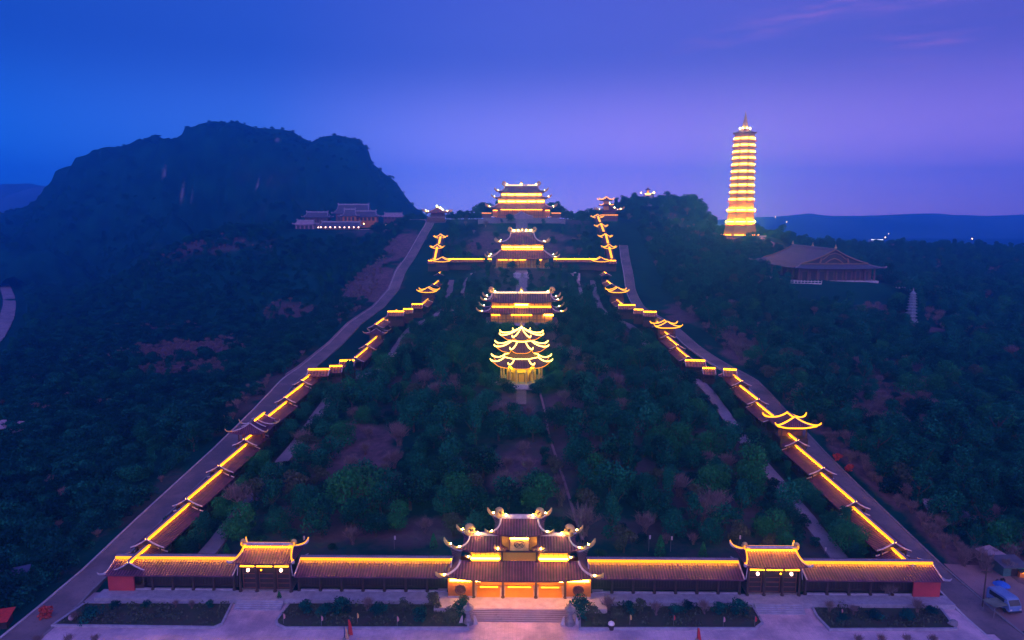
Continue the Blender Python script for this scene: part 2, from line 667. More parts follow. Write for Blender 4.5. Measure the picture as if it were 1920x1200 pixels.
HALFW = np.array([(100, 75), (243, 75), (262, 65), (330, 65), (372, 54), (440, 54), (458, 59), (560, 60), (700, 60)], float)


def halfw(Y):
    return np.interp(Y, HALFW[:, 0], HALFW[:, 1])


def ground(X, Y):
    X = np.asarray(X, float)
    Y = np.asarray(Y, float)
    c = np.interp(Y, CEN[:, 0], CEN[:, 1])
    s = np.interp(Y, SID[:, 0], SID[:, 1])
    r = np.interp(Y, RGT[:, 0], RGT[:, 1])
    ax = np.abs(X)
    core = c + (s - c) * sstep(28, 44, ax)
    # the plain on the mountain side, with a temple hill farther up
    und = (fbm(X / 60, Y / 60, 3) - 0.5) * 5.0 * sstep(105, 170, ax)
    plainh = np.interp(Y, [-500, 116, 130, 400, 900, 2000], [-2, -1.6, -0.8, 1.0, 2.0, -8.0])
    dxh = np.maximum(np.maximum(-232 - X, X + 70), 0)
    dyh = np.maximum(np.maximum(556 - Y, Y - 730), 0)
    hill = 59.0 * (1 - sstep(0, 135, np.hypot(dxh * 0.9, dyh)))
    left = plainh + (s - plainh) * (1 - sstep(93, 140 + 0.05 * np.clip(Y - 200, 0, 300), ax))
    left = np.maximum(left, hill + plainh * 0.2)
    fall = 1 - 0.22 * sstep(198, 250, X) - 0.12 * sstep(300, 500, X) - 0.5 * sstep(520, 900, X)
    rr = r * fall
    right = rr + (s - rr) * (1 - sstep(90, 128, ax))
    bump = 80.0 * np.exp(-(((X - 124) / 60.0) ** 6) - ((Y - 655) / 66.0) ** 6)
    right = np.maximum(right, bump)
    side = np.where(X < 0, left, right) + und * np.where(Y > 2200, 0.2, 1.0)
    w = sstep(78, 94, ax)
    return core * (1 - w) + side * w


def gz(x, y):
    return float(ground(x, y))


# ---- paved ways (drawn on the sheet; the terrain is eased down a little beneath them)
WAYS = {
    'mountain_side_road': ([(-86, 104), (-85.6, 200), (-85, 320), (-81, 430), (-75, 515), (-73, 548), (-82, 572), (-112, 586), (-150, 588)], 5.8, 'asphalt'),
    'pagoda_side_road': ([(84, 104), (83, 160), (84, 240), (79, 285), (75, 330), (68, 390), (70, 450), (74, 500)], 5.4, 'asphalt'),
    'mountain_side_lane': ([(-66.5, 132), (-66, 190), (-65.5, 242), (-56, 262), (-55.5, 325), (-45.5, 372), (-45.5, 440)], 3.6, 'lane'),
    'pagoda_side_lane': ([(66.5, 132), (66, 190), (65.5, 242), (56.5, 262), (56.5, 325), (46, 372), (46, 440)], 3.6, 'lane'),
    'axis_path': ([(0, 211), (0, 224)], 3.2, 'asphalt'),
    'hall_path': ([(0, 332), (0, 360), (0, 400), (0, 428)], 7.0, 'lane'),
    'inner_path': ([(-38, 345), (-36, 385), (-35, 425)], 2.4, 'lane'),
    'temple_path': ([(36, 345), (36, 385), (35, 425)], 2.4, 'lane'),
    'foot_trail': ([(13.5, 140), (11, 165), (9.5, 178), (8, 192), (7.5, 205), (6, 222)], 0.6, 'dirt'),
    'plain_road': ([tuple(at_z(px_, py_, 1.0).xy) for px_, py_ in ((-70, 700), (-25, 650), (2, 615), (16, 580), (15, 552), (0, 525), (-30, 505))], 8.5, 'lane'),
    'pagoda_stair': ([(190, 556), (194, 530), (199, 500)], 5.0, 'lane'),
}


def resample(pts, step):
    P = [Vector((p[0], p[1], 0)) for p in pts]
    # Catmull-Rom through the points
    out = []
    for i in range(len(P) - 1):
        p0, p1, p2, p3 = P[max(i - 1, 0)], P[i], P[i + 1], P[min(i + 2, len(P) - 1)]
        n = max(1, int((p2 - p1).length / step))
        for k in range(n):
            t = k / n
            out.append(0.5 * ((2 * p1) + (p2 - p0) * t + (2 * p0 - 5 * p1 + 4 * p2 - p3) * t * t + (3 * p1 - p0 - 3 * p2 + p3) * t ** 3))
    out.append(P[-1])
    return out


WAY_PTS = {k: (resample(v[0], 4.0), v[1], v[2]) for k, v in WAYS.items()}
_all_way = np.array([(p.x, p.y, w / 2) for k, (ps, w, m) in WAY_PTS.items() for p in ps])


def way_dist(X, Y):
    """distance to the nearest paved way's edge"""
    X, Y = np.asarray(X, float).ravel(), np.asarray(Y, float).ravel()
    d = np.full(X.shape, 1e9)
    for wx, wy, hw in _all_way:
        d = np.minimum(d, np.hypot(X - wx, Y - wy) - hw)
    return d


# bare earth and dry-grass patches (the thing's own colour): centre, radii, strength
SOIL = [(-47, 185, 13, 24, 1.0), (-38, 160, 12, 12, 0.7), (-1, 172, 8, 16, 0.9), (12, 200, 7, 30, 0.6), (10, 160, 6, 20, 0.5), (-52, 150, 10, 9, 0.6),
        (-2, 212, 10, 13, 0.6), (30, 235, 14, 10, 0.5), (-40, 245, 22, 12, 0.55), (40, 250, 22, 10, 0.55), (35, 172, 10, 9, 0.5), (20, 145, 20, 7, 0.5), (-25, 143, 25, 6, 0.6),
        (-100, 440, 22, 42, 1.0), (-86, 500, 14, 34, 0.85), (-97, 380, 12, 30, 0.45), (-92, 250, 6, 60, 0.5),
        (-178, 355, 36, 26, 1.0), (-160, 310, 30, 20, 0.8), (-225, 420, 40, 14, 0.5), (-150, 450, 26, 12, 0.6), (-240, 520, 60, 16, 0.5), (-140, 160, 12, 8, 0.5),
        (118, 232, 26, 20, 1.0), (140, 255, 18, 18, 0.7), (160, 285, 22, 14, 0.6), (96, 300, 12, 40, 0.8), (88, 370, 12, 34, 0.7), (110, 340, 14, 14, 0.5),
        (100, 128, 12, 10, 1.0), (112, 118, 14, 10, 1.0), (110, 150, 14, 10, 0.8), (92, 170, 4, 60, 0.8), (-92, 150, 4, 40, 0.4),
        (150, 545, 30, 22, 0.8), (185, 520, 20, 26, 0.7), (120, 560, 22, 20, 0.5), (0, 500, 40, 30, 0.75), (0, 470, 46, 14, 0.6), (0, 400, 26, 30, 0.5),
        (190, 358, 16, 10, 0.8), (205, 338, 14, 8, 0.7), (125, 600, 30, 14, 0.6), (-120, 548, 30, 14, 0.5)]


def soil_mask(X, Y):
    s = np.zeros(np.shape(X))
    wob = (fbm(np.asarray(X) / 9, np.asarray(Y) / 9, 3) - 0.5) * 1.5
    for cx, cy, rx, ry, a in SOIL:
        d = np.hypot((X - cx) / rx, (Y - cy) / ry) + wob * 0.8
        s = np.maximum(s, a * (1 - sstep(0.55, 1.15, d)))
    return s


def axis_coords(spans):
    out = [spans[0][0]]
    for a, b, st in spans:
        n = max(1, int(round((b - a) / st)))
        out += [a + (b - a) * (k + 1) / n for k in range(n)]
    return np.array(out)


gxs = axis_coords([(-2900, -900, 150), (-900, -400, 25), (-400, -150, 8), (-150, 150, 3.0), (150, 400, 7), (400, 900, 25), (900, 2900, 150)])
gys = axis_coords([(-600, 90, 60), (90, 300, 3.0), (300, 600, 4.0), (600, 900, 10), (900, 2800, 80)])
GX, GY = np.meshgrid(gxs, gys)
GZ = ground(GX, GY)
GZ = GZ + (fbm(GX / 5.0, GY / 5.0, 2) - 0.5) * 0.5 * (np.hypot(GX, GY) < 900)
wd = way_dist(GX, GY).reshape(GX.shape)
GZ = GZ - 0.5 * (1 - sstep(0.0, 5.0, wd))
# level pads under the plaza and the front range
GZ = np.where((GY < 126) & (np.abs(GX) < 82), np.minimum(GZ, -1.35), GZ)


def grid_obj(name, X, Y, Z, mat, attrs=None):
    ny, nx = X.shape
    v = np.stack([X, Y, Z], -1).reshape(-1, 3)
    idx = np.arange(ny * nx).reshape(ny, nx)
    q = np.stack([idx[:-1, :-1], idx[:-1, 1:], idx[1:, 1:], idx[1:, :-1]], -1).reshape(-1, 4)
    me = bpy.data.meshes.new(name)
    me.vertices.add(len(v))
    me.vertices.foreach_set('co', v.ravel())
    me.loops.add(q.size)
    me.loops.foreach_set('vertex_index', q.ravel().astype(np.int32))
    me.polygons.add(len(q))
    me.polygons.foreach_set('loop_start', np.arange(0, q.size, 4, dtype=np.int32))
    me.polygons.foreach_set('loop_total', np.full(len(q), 4, dtype=np.int32))
    me.polygons.foreach_set('use_smooth', [True] * len(q))
    me.update()
    me.validate()
    for k, a in (attrs or {}).items():
        at = me.attributes.new(k, 'FLOAT', 'POINT')
        at.data.foreach_set('value', a.ravel().astype(np.float32))
    me.materials.append(mat)
    return link(name, me)


def terrain_mat(name, rock=False, far=False):
    m, nt, b = mat_new(name)
    at = nt.nodes.new('ShaderNodeAttribute')
    at.attribute_name = 'soil'
    n1 = noise(nt, 0.05, 6, 0.6)
    n2 = noise(nt, 0.45, 5, 0.65)
    n3 = noise(nt, 0.011, 5, 0.6)
    veg = mixrgb(nt, nrange(nt, n1, 0.3, 0.7), (0.001, 0.030, 0.030), (0.004, 0.070, 0.056))
    veg = mixrgb(nt, nrange(nt, n2, 0.52, 0.78), veg, (0.016, 0.056, 0.044))
    veg = mixrgb(nt, nrange(nt, n3, 0.56, 0.74, 0.0, 0.5), veg, (0.024, 0.046, 0.044))
    if far:                               # pale mist over the far hills, put into their colour
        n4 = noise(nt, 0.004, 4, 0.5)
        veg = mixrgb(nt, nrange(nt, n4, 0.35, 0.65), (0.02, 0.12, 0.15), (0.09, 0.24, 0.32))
    soil = mixrgb(nt, nrange(nt, n2, 0.3, 0.7), (0.180, 0.102, 0.128), (0.080, 0.050, 0.066))
    if rock:
        soil = mixrgb(nt, nrange(nt, n2, 0.3, 0.7), (0.24, 0.24, 0.27), (0.13, 0.13, 0.15))
    f = nt.nodes.new('ShaderNodeMath')
    f.operation = 'MULTIPLY_ADD'
    nt.links.new(n2, f.inputs[0])
    f.inputs[1].default_value = 0.7
    f.inputs[2].default_value = -0.35
    f2 = nt.nodes.new('ShaderNodeMath')
    f2.operation = 'ADD'
    nt.links.new(at.outputs['Fac'], f2.inputs[0])
    nt.links.new(f.outputs[0], f2.inputs[1])
    nt.links.new(mixrgb(nt, nrange(nt, f2.outputs[0], 0.22, 0.75), veg, soil), b.inputs['Base Color'])
    b.inputs['Roughness'].default_value = 0.95
    b.inputs['Specular IOR Level'].default_value = 0.02
    bp = nt.nodes.new('ShaderNodeBump')
    bp.inputs['Strength'].default_value = 0.6
    bp.inputs['Distance'].default_value = 0.8
    nt.links.new(n2, bp.inputs['Height'])
    nt.links.new(bp.outputs[0], b.inputs['Normal'])
    return m


inside = (np.abs(GX) < halfw(GY) - 3) & (GY > 126) & (GY < 560)
GS = np.maximum(soil_mask(GX, GY), np.where(inside, 0.28, 0.0) + np.where(inside, (fbm(GX / 22, GY / 22, 3) - 0.5) * 0.9, 0.0))
tag(grid_obj('ground', GX, GY, GZ, terrain_mat('scrub_ground'), {'soil': GS}), kind='structure')


def drape(name, pts, width, mat, lift=0.1, kind='structure'):
    mb = MB()
    L = []
    for i, p in enumerate(pts):
        d = (pts[min(i + 1, len(pts) - 1)] - pts[max(i - 1, 0)]).normalized()
        nrm = Vector((-d.y, d.x, 0))
        row = []
        for k in range(5):
            q = p + nrm * width * (0.5 - k / 4) * (1 + 0.05 * math.sin(i * 1.7 + k * 9))
            row.append((q.x, q.y, gz(q.x, q.y) + lift))
        L.append(row)
    for i in range(len(L)):
        mb.v += L[i]
    for i in range(len(L) - 1):
        for k in range(4):
            a = i * 5 + k
            mb.f.append((a, a + 5, a + 6, a + 1))
    e = [(x, y, z - 1.0) for x, y, z in mb.v]
    o = len(mb.v)
    for k in (0, 4):                      # side skirts, so the slab has a thickness
        for i in range(len(L)):
            mb.v.append(e[i * 5 + k])
        for i in range(len(L) - 1):
            a, b2 = i * 5 + k, o + (0 if k == 0 else len(L)) + i
            mb.f.append((a, a + 5, b2 + 1, b2) if k == 4 else (a, b2, b2 + 1, a + 5))
    ob = mb.build(name, M[mat])
    tag(ob, kind=kind)
    return ob


for k, (ps, w, mt) in WAY_PTS.items():
    drape(k, ps, w, mt, 0.06 if mt == 'dirt' else 0.1)
    if k.endswith('_road') and mt == 'asphalt':
        for s_ in (-1, 1):
            kp = []
            for i_, p_ in enumerate(ps):
                d_ = (ps[min(i_ + 1, len(ps) - 1)] - ps[max(i_ - 1, 0)]).normalized()
                kp.append(p_ + Vector((-d_.y, d_.x, 0)) * s_ * (w / 2 + 0.25))
            drape('road_kerb', kp, 0.4, 'pale_stone' if s_ > 0 else 'stone', 0.24)

# ---- the karst mountain
SIL = [(-120, 452), (-40, 425), (0, 412), (14, 408), (30, 398), (52, 392), (70, 384), (86, 381), (100, 370), (112, 369), (127, 358), (129, 344), (138, 330), (137, 319),
       (150, 309), (162, 302), (176, 296), (196, 291), (215, 285), (238, 277), (250, 270), (256, 271), (270, 262), (286, 254), (300, 257), (316, 263), (335, 266), (350, 257), (364, 251), (373, 242),
       (371, 233), (384, 230), (402, 227), (424, 230), (444, 228), (462, 234), (480, 240), (506, 241), (530, 243), (548, 246), (566, 258), (584, 266), (594, 261), (604, 256), (632, 253), (655, 258), (676, 264),
       (688, 278), (696, 292), (697, 306), (708, 314), (724, 328), (740, 339), (750, 352), (762, 370), (776, 387), (792, 398), (812, 412), (840, 440)]
MY = 930.0
sp = [at_y(px, py, MY) for px, py in SIL]
sx = np.array([p.x for p in sp])
sz = np.array([p.z for p in sp])
for i in range(1, len(sx)):
    sx[i] = max(sx[i], sx[i - 1] + 0.8)
mxs = np.arange(-860, -60, 4.0)
mys = np.concatenate([np.arange(660, 900, 6.0), np.arange(900, 940, 3.0), np.arange(940, 1130, 10.0)])
MX, MYY = np.meshgrid(mxs, mys)
crest = np.interp(MX, sx, sz)
rough = fbm(MX / 55, MYY / 55, 5)
wfront = 250 * (0.75 + 0.6 * fbm(MX / 90, MX * 0 + 3.3, 3))
d = np.where(MYY < MY, (MY - MYY) / wfront, (MYY - MY) / 170)
dd = np.clip(d, 0, 1.3)
prof = 1 - 0.80 * sstep(0.02, 0.55, dd) ** 0.9 - 0.20 * sstep(0.4, 1.1, dd)
prof = prof + (rough - 0.5) * 0.85 * sstep(0.02, 0.25, dd) * (1 - sstep(0.8, 1.1, dd))
prof = np.minimum(prof, 1.0 - 0.05 * sstep(0.0, 0.06, dd))
MZ = np.maximum((crest + 6) * prof - 6, -12) + (fbm(MX / 9, MYY / 9, 2) - 0.5) * 3.0 * sstep(0.01, 0.05, dd)
slope = np.abs(np.gradient(MZ, axis=0)) / 6
rockm = np.clip((fbm(MX / 26 + 40, MYY / 16, 4) - 0.74) * 5, 0, 1) * sstep(0.05, 0.12, dd) * (1 - sstep(0.5, 0.8, dd)) * 0.8
for (px, py, r) in ((357, 350, 13), (352, 362, 9), (320, 328, 8), (372, 372, 6), (508, 340, 7), (490, 352, 6), (505, 257, 6), (683, 300, 8)):
    q = at_y(px, py, MY - 60)
    rockm = np.maximum(rockm, 0.6 * np.exp(-((MX - q.x) / (r * 0.55)) ** 2 - ((MZ - q.z) / (r * 0.9)) ** 2 + (fbm(MX / 5, MZ / 5, 2) - 0.5) * 2) * (MYY < MY) * (dd > 0.05))
tag(grid_obj('karst_mountain', MX, MYY, MZ, terrain_mat('mountain_cover', True), {'soil': rockm}), kind='structure')


def mountain_z(x, y):
    i = int(np.clip((x - mxs[0]) / 4.0, 0, len(mxs) - 1))
    j = int(np.argmin(np.abs(mys - y)))
    return float(MZ[j, i])


# ---- far hills that fade into the air
def far_range(name, Y, sil, depth):
    pts = [at_y(px, py, Y) for px, py in sil]
    xs = np.array([p.x for p in pts])
    zs = np.array([p.z for p in pts])
    X = np.linspace(xs[0], xs[-1], 150)
    yy = np.linspace(Y - depth, Y + depth, 13)
    XX, YY = np.meshgrid(X, yy)
    f = 1 - (np.abs(YY - Y) / depth) ** 1.6
    ZZ = np.interp(XX, xs, zs) * f - 12 * (1 - f) + (fbm(XX / 120, YY / 120, 3) - 0.5) * 0.12 * np.interp(XX, xs, zs) * f
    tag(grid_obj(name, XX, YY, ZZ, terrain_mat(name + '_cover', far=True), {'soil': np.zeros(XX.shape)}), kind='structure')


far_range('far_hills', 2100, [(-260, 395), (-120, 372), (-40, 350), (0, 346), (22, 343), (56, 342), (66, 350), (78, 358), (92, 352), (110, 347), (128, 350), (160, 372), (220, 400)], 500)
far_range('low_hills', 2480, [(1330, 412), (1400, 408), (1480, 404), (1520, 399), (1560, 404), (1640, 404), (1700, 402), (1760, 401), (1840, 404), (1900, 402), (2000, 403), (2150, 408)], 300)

# ================================================================== FRONT PLAZA
pl = MB()
pl.box(-93, 101, 40, 110.4, -3.0, -1.0)
pl.box(-83.4, 80.6, 110.4, 121.5, -3.0, -1.0)
tag(pl.build('plaza', M['paving']), kind='structure')
tr = MB()
tr.box(-80.3, -16.0, 117.9, 121.0, -1.2, 0.0)
tr.box(15.8, 80.3, 117.9, 121.0, -1.2, 0.0)
tag(tr.build('terrace_pavement', M['kerb']), kind='structure')
gp = MB()
gp.box(-15.95, 15.75, 115.4, 129.0, -1.2, 0.06)
tag(gp.build('gate_terrace_pavement', M['pale_stone']), kind='structure')


# ================================================================== BUILDING KIT
def curl(c, sx, size=1.0, n=12):
    """a crescent ridge finial that curls up and inwards; sx = +1 / -1 is the outward side"""
    pts, rad = [], []
    for k in range(n):
        a = k / (n - 1)
        th = R(-100 + 290 * a)
        rr = size * (0.62 - 0.26 * a)
        pts.append((c[0] + sx * (rr * math.cos(th) + size * 0.15), c[1], c[2] + size * 0.55 + rr * math.sin(th) * 1.1))
        rad.append(size * (0.46 - 0.2 * abs(a - 0.3)))
    pts = [(c[0] - sx * size * 1.1, c[1], c[2] + size * 0.12), (c[0] - sx * size * 0.4, c[1], c[2] + size * 0.2)] + pts
    rad = [size * 0.12, size * 0.26] + rad
    return pts, rad


def dress(roof, p, corners=(0, 1, 2, 3), trim='trim', r=0.2, led=None, led_r=0.12, horn=1.3, finial=1.2, lamps=True, ridge=True, led_ridge=False, fin_mat='gilt', lamp='tip'):
    """ridges, finials, corner horns and lamps of a four-sided roof"""
    n = roof.n
    for i in corners:
        h = roof.hip(i, 9)
        o = MB().tube(h, r, 6).build('hip_ridge', M[trim], p, True)
        if horn:
            hp = roof.horn(i, horn)
            MB().tube(hp, [r * 1.2, r * 1.7, r * 1.8, r * 1.5, r * 0.6], 6).build('corner_finial', M[fin_mat if lamps else trim], p, True)
            if lamps:
                q = roof.pt(i, 0.10, 0.0)
                ctr = Vector((0, -1 if roof.E[i][1] < 0 else 1, 0))
                MB().ball(tuple(q + ctr * (0.2 + r) + Vector((0, 0, 0.16 + r * 1.5))), 0.13, 6, 4).build('spot_lamp', M[lamp], p)
        if led:
            MB().tube([q + Vector((0, 0, r + 0.03)) for q in h], led_r, 5).build('ridge_light', M[led], p)
    if ridge:
        a, b = Vector((*roof.T[0], roof.z1)), Vector((*roof.T[1], roof.z1))
        if n == 4 and abs(roof.T[0][1] - roof.T[3][1]) < 0.3:
            mb = MB()
            mb.box(a.x - 0.1, b.x + 0.1, -r * 1.3, r * 1.3, roof.z1 - 0.1, roof.z1 + r * 3.4)
            mb.build('ridge', M[trim], p)
            if finial:
                for e, sx in ((a, -1), (b, 1)):
                    pts, rad = curl((e.x, 0, roof.z1 + r * 2.5), sx, finial)
                    MB().tube(pts, rad, 6).build('ridge_finial', M[fin_mat], p, True)
                    if lamps:
                        MB().ball((e.x - sx * finial * 0.9, -0.5 - r, roof.z1 + r * 3 + 0.3), 0.15, 6, 4).build('spot_lamp', M[lamp], p)
            if led_ridge:
                for sy in (-1, 1):
                    MB().box(a.x, b.x, *sorted((sy * (r * 1.3 + 0.02), sy * (r * 1.3 + 0.18))), roof.z1 - 0.02, roof.z1 + 0.16).build('hidden_wash_light', M['hidden_wash'], p)  # added strip, out of sight, that casts the amber wash
                    MB().box(a.x, b.x, *sorted((sy * (r * 1.3 + 0.01), sy * (r * 1.3 + 0.42))), roof.z1 + 0.24, roof.z1 + 0.32).build('screening_lip', M['ridge'], p)  # lip added to screen that strip from view
                    MB().box(a.x, b.x, *sorted((sy * (r * 1.3 + 0.425), sy * (r * 1.3 + 0.56))), roof.z1 + 0.2, roof.z1 + 0.34).build('ridge_light', M['led'], p)


def columns(p, xs, ys, z0, z1, r=0.22, mat='wood'):
    first = None
    for x in xs:
        for y in ys:
            if first is None:
                first = MB().lathe([(r * 1.5, z0), (r * 1.5, z0 + 0.2), (r, z0 + 0.25), (r * 0.92, z1)], 8).build('column', M[mat], p, False)
                first.location = (x, y, 0)
            else:
                c = first.copy()
                COL.objects.link(c)
                c.parent = p
                c.location = (x, y, 0)


# ================================================================== MAIN GATE
def main_gate():
    g = thing('temple_gate', 'three-tiered temple gate with curled roof tips in the middle of the front wall', 'gate', (-0.3, 122.8, 0))
    # ground floor
    for sx in (-1, 1):
        w = merge_box((min(sx * 8.7, sx * 13.4), max(sx * 8.7, sx * 13.4), -3.8, 3.8, 0.05, 4.35)).build('side_wall', M['orange_wall'], g)
        cx = sx * 11.05
        md = MB()
        ring = [(cx + 0.95 * math.cos(a), -3.92, 1.75 + 0.95 * math.sin(a)) for a in np.linspace(0, 2 * math.pi, 25)]
        md.tube(ring, 0.16, 6, False)
        md.tube([(cx, -3.8, 1.75), (cx, -3.88, 1.75)], 0.82, 20)
        for k in range(5):
            a0 = k * 1.2566
            md.tube([(cx + q * 0.62 * math.cos(a0 + q * 1.9), -3.93, 1.75 + q * 0.62 * math.sin(a0 + q * 1.9)) for q in (0.2, 0.5, 0.8, 1.0)], 0.07, 5)
        md.build('medallion', M['wood_red'], w)
        MB().box(cx - 1.95, cx + 1.95, -4.22, -3.98, 3.52, 3.86).build('lamp_bar', M['bar'], w)
        MB().box(cx - 2.4, cx + 2.4, -3.95, -3.8, 0.05, 0.35).build('plinth', M['pale_stone'], w)
    bw = merge_box((-8.7, 8.7, 0.6, 0.9, 0.05, 4.35)).build('back_wall', M['amber_wall'], g)
    for cx, wd_ in ((-5.9, 3.4), (0, 4.4), (5.9, 3.4)):
        d = MB()
        d.box(cx - wd_ / 2, cx + wd_ / 2, 0.5, 0.6, 0.1, 3.2)
        d.box(cx - 0.03, cx + 0.03, 0.44, 0.5, 0.1, 3.2)
        d.box(cx - wd_ / 2 - 0.18, cx - wd_ / 2, 0.42, 0.6, 0.06, 3.4)
        d.box(cx + wd_ / 2, cx + wd_ / 2 + 0.18, 0.42, 0.6, 0.06, 3.4)
        d.box(cx - wd_ / 2 - 0.18, cx + wd_ / 2 + 0.18, 0.42, 0.6, 3.2, 3.42)
        d.build('door', M['amber_wall'], g)
        MB().box(cx - wd_ / 2, cx + wd_ / 2, -3.6, -3.3, 4.02, 4.14).build('ceiling_lamp', M['inner'], g)
        MB().box(cx - wd_ / 2 - 0.5, cx + wd_ / 2 + 0.5, -3.7, 0.59, 0.064, 0.085).build('floor_slab', M['amber_wall'], g)
        MB().box(cx - wd_ / 2, cx + wd_ / 2, -0.3, -0.15, 0.09, 0.16).build('floor_lamp_strip', M['bar_soft'], g)
    merge_box((-8.7, 8.7, -3.7, 0.6, 4.0, 4.35)).build('ceiling', M['amber_wall'], g)
    columns(g, (-8.62, -3.1, 3.1, 8.62), (-3.75,), 0.05, 4.3, 0.24)
    merge_box((-8.4, 8.4, -4.0, -3.75, 3.95, 4.3)).build('lintel', M['wood'], g)
    # lower roof
    r1 = Roof(rect(13.3, 5.6), rect(11.2, 2.0), 4.45, 6.55, 1.1, 1.1, (1.6, 1.0))
    r1.mesh(ns=16, nr=6).build('lower_roof', M['tile'], g)
    dress(r1, g, ridge=False, horn=1.35, r=0.22)
    for x in (-7.2, -4.3, -1.5, 1.5, 4.3, 7.2):
        MB().box(x - 0.9, x + 0.9, -5.0, -4.85, 3.94, 4.14).build('added_flood_lamp', M['added_flood'], g)  # added lamps tucked behind the eave to tint the plaza
    # second storey with its two bright side bays
    merge_box((-9.4, 9.4, -1.9, 1.9, 6.2, 9.2)).build('upper_wall', M['amber_wall'], g)
    for sx in (-1, 1):
        cx = sx * 6.45
        MB().box(cx - 2.75, cx + 2.75, -2.35, -2.12, 6.95, 7.2).build('lamp_bar', M['bar'], g)
        MB().box(cx - 2.5, cx + 2.5, -2.3, -2.1, 6.62, 6.8).build('lamp_bar', M['bar_soft'], g)
        mb = MB()
        for k in range(7):
            x = cx - 2.7 + 0.9 * k
            mb.box(x - 0.05, x + 0.05, -2.0, -1.9, 6.6, 8.9)
        mb.box(cx - 2.8, cx + 2.8, -2.0, -1.9, 8.3, 8.45)
        mb.build('window_lattice', M['wood_red'], g)
    for x in (-9.35, -3.35, 3.35, 9.35):
        MB().lathe([(0.24, 6.3), (0.24, 9.2)], 8, x, -2.05).build('upper_post', M['wood'], g)
    for sx in (-1, 1):
        s = Roof([(p[0] + sx * 6.5, p[1]) for p in rect(4.3, 3.3)], [(p[0] + sx * 6.5, p[1]) for p in rect(3.0, 0.02)], 9.05, 10.75, 0.75, 0.9, (2.6, 1.0))
        s.E = [(sx * 6.5 + q[0], q[1]) for q in rect(4.3, 3.3)]
        s.mesh(ns=12, nr=6).build('side_roof', M['tile'], g)
        outer = (0, 3) if sx < 0 else (1, 2)
        dress(s, g, outer, horn=1.1, finial=0, r=0.17, ridge=False)
        x0, x1 = sorted((sx * 3.4, sx * 9.5))
        MB().box(x0, x1, -0.22, 0.22, 10.65, 11.25).build('ridge', M['trim'], g)
        pts, rad = curl((sx * 9.2, 0, 11.1), sx, 1.35)
        MB().tube(pts, rad, 6).build('ridge_finial', M['gilt'], g, True)
        MB().ball((sx * 7.9, -0.75, 11.4), 0.2, 6, 4).build('spot_lamp', M['tip'], g)
    # middle block with the sign board
    merge_box((-3.3, 3.3, -1.75, 1.75, 9.2, 12.3)).build('top_wall', M['amber_wall'], g)
    merge_box((-3.3, 3.3, -2.3, -1.91, 8.35, 8.7)).build('tie_beam', M['wood'], g)
    sb = merge_box((-1.75, 1.75, -2.3, -2.1, 8.75, 11.15)).build('sign_board', M['gilt'], g)
    fr = MB()
    fr.box(-1.9, -1.75, -2.36, -2.08, 8.6, 11.3).box(1.75, 1.9, -2.36, -2.08, 8.6, 11.3).box(-1.75, 1.75, -2.36, -2.08, 11.15, 11.3)
    fr.build('sign_frame', M['wood_red'], sb)
    rl = MB()                                            # carved scrolls on the board
    rl.tube([(1.0 * math.cos(a), -2.36, 10.0 + 0.72 * math.sin(a)) for a in np.linspace(0.4, 5.4, 22)], 0.055, 5)
    for sx in (-1, 1):
        rl.tube([(sx * (0.15 + 0.75 * t), -2.37, 9.9 + 0.35 * math.sin(6 * t) + 0.15 * t) for t in np.linspace(0, 1, 12)], 0.075, 5)
        rl.tube([(sx * (0.2 + 0.5 * t), -2.37, 9.55 + 0.16 * math.sin(7 * t)) for t in np.linspace(0, 1, 10)], 0.06, 5)
    rl.ball((0, -2.36, 9.95), 0.2, 8, 4)
    rl.build('carved_relief', M['wood'], sb)
    MB().box(-1.7, 1.7, -2.75, -2.5, 11.2, 11.42).build('lamp_bar', M['bar'], g)
    r3 = Roof(rect(4.75, 3.4), rect(3.55, 0.02), 12.25, 14.25, 0.85, 1.0, (2.8, 1.0))
    r3.mesh(ns=14, nr=6).build('top_roof', M['tile'], g)
    dress(r3, g, horn=1.15, finial=1.15, r=0.18)
    # scroll brackets at the eaves of the upper storey
    for sx in (-1, 1):
        MB().tube([(sx * 3.9, -2.2, 9.5), (sx * 4.3, -2.4, 9.15), (sx * 4.7, -2.4, 9.35), (sx * 4.6, -2.3, 9.9)], [0.3, 0.34, 0.26, 0.12], 6).build('eave_scroll', M['gilt'], g, True)
        MB().ball((sx * 4.0, -2.9, 9.45), 0.12, 6, 4).build('spot_lamp', M['tip'], g)
        MB().tube([(sx * 9.0, -2.4, 7.9), (sx * 9.6, -2.6, 7.5), (sx * 10.3, -2.6, 7.8)], [0.32, 0.36, 0.2], 6).build('eave_scroll', M['gilt'], g, True)
        MB().ball((sx * 9.6, -3.1, 7.9), 0.11, 6, 4).build('spot_lamp', M['tip'], g)
    return g


main_gate()
st = MB()
for k in range(6):
    st.box(-9.0, 8.6, 112.9 + 0.41 * k, 115.4, -1.0 + 0.17 * k, -1.0 + 0.17 * (k + 1))
tag(st.build('stone_steps', M['lane']), 'broad flight of low steps up to the three-tiered gate', 'steps')


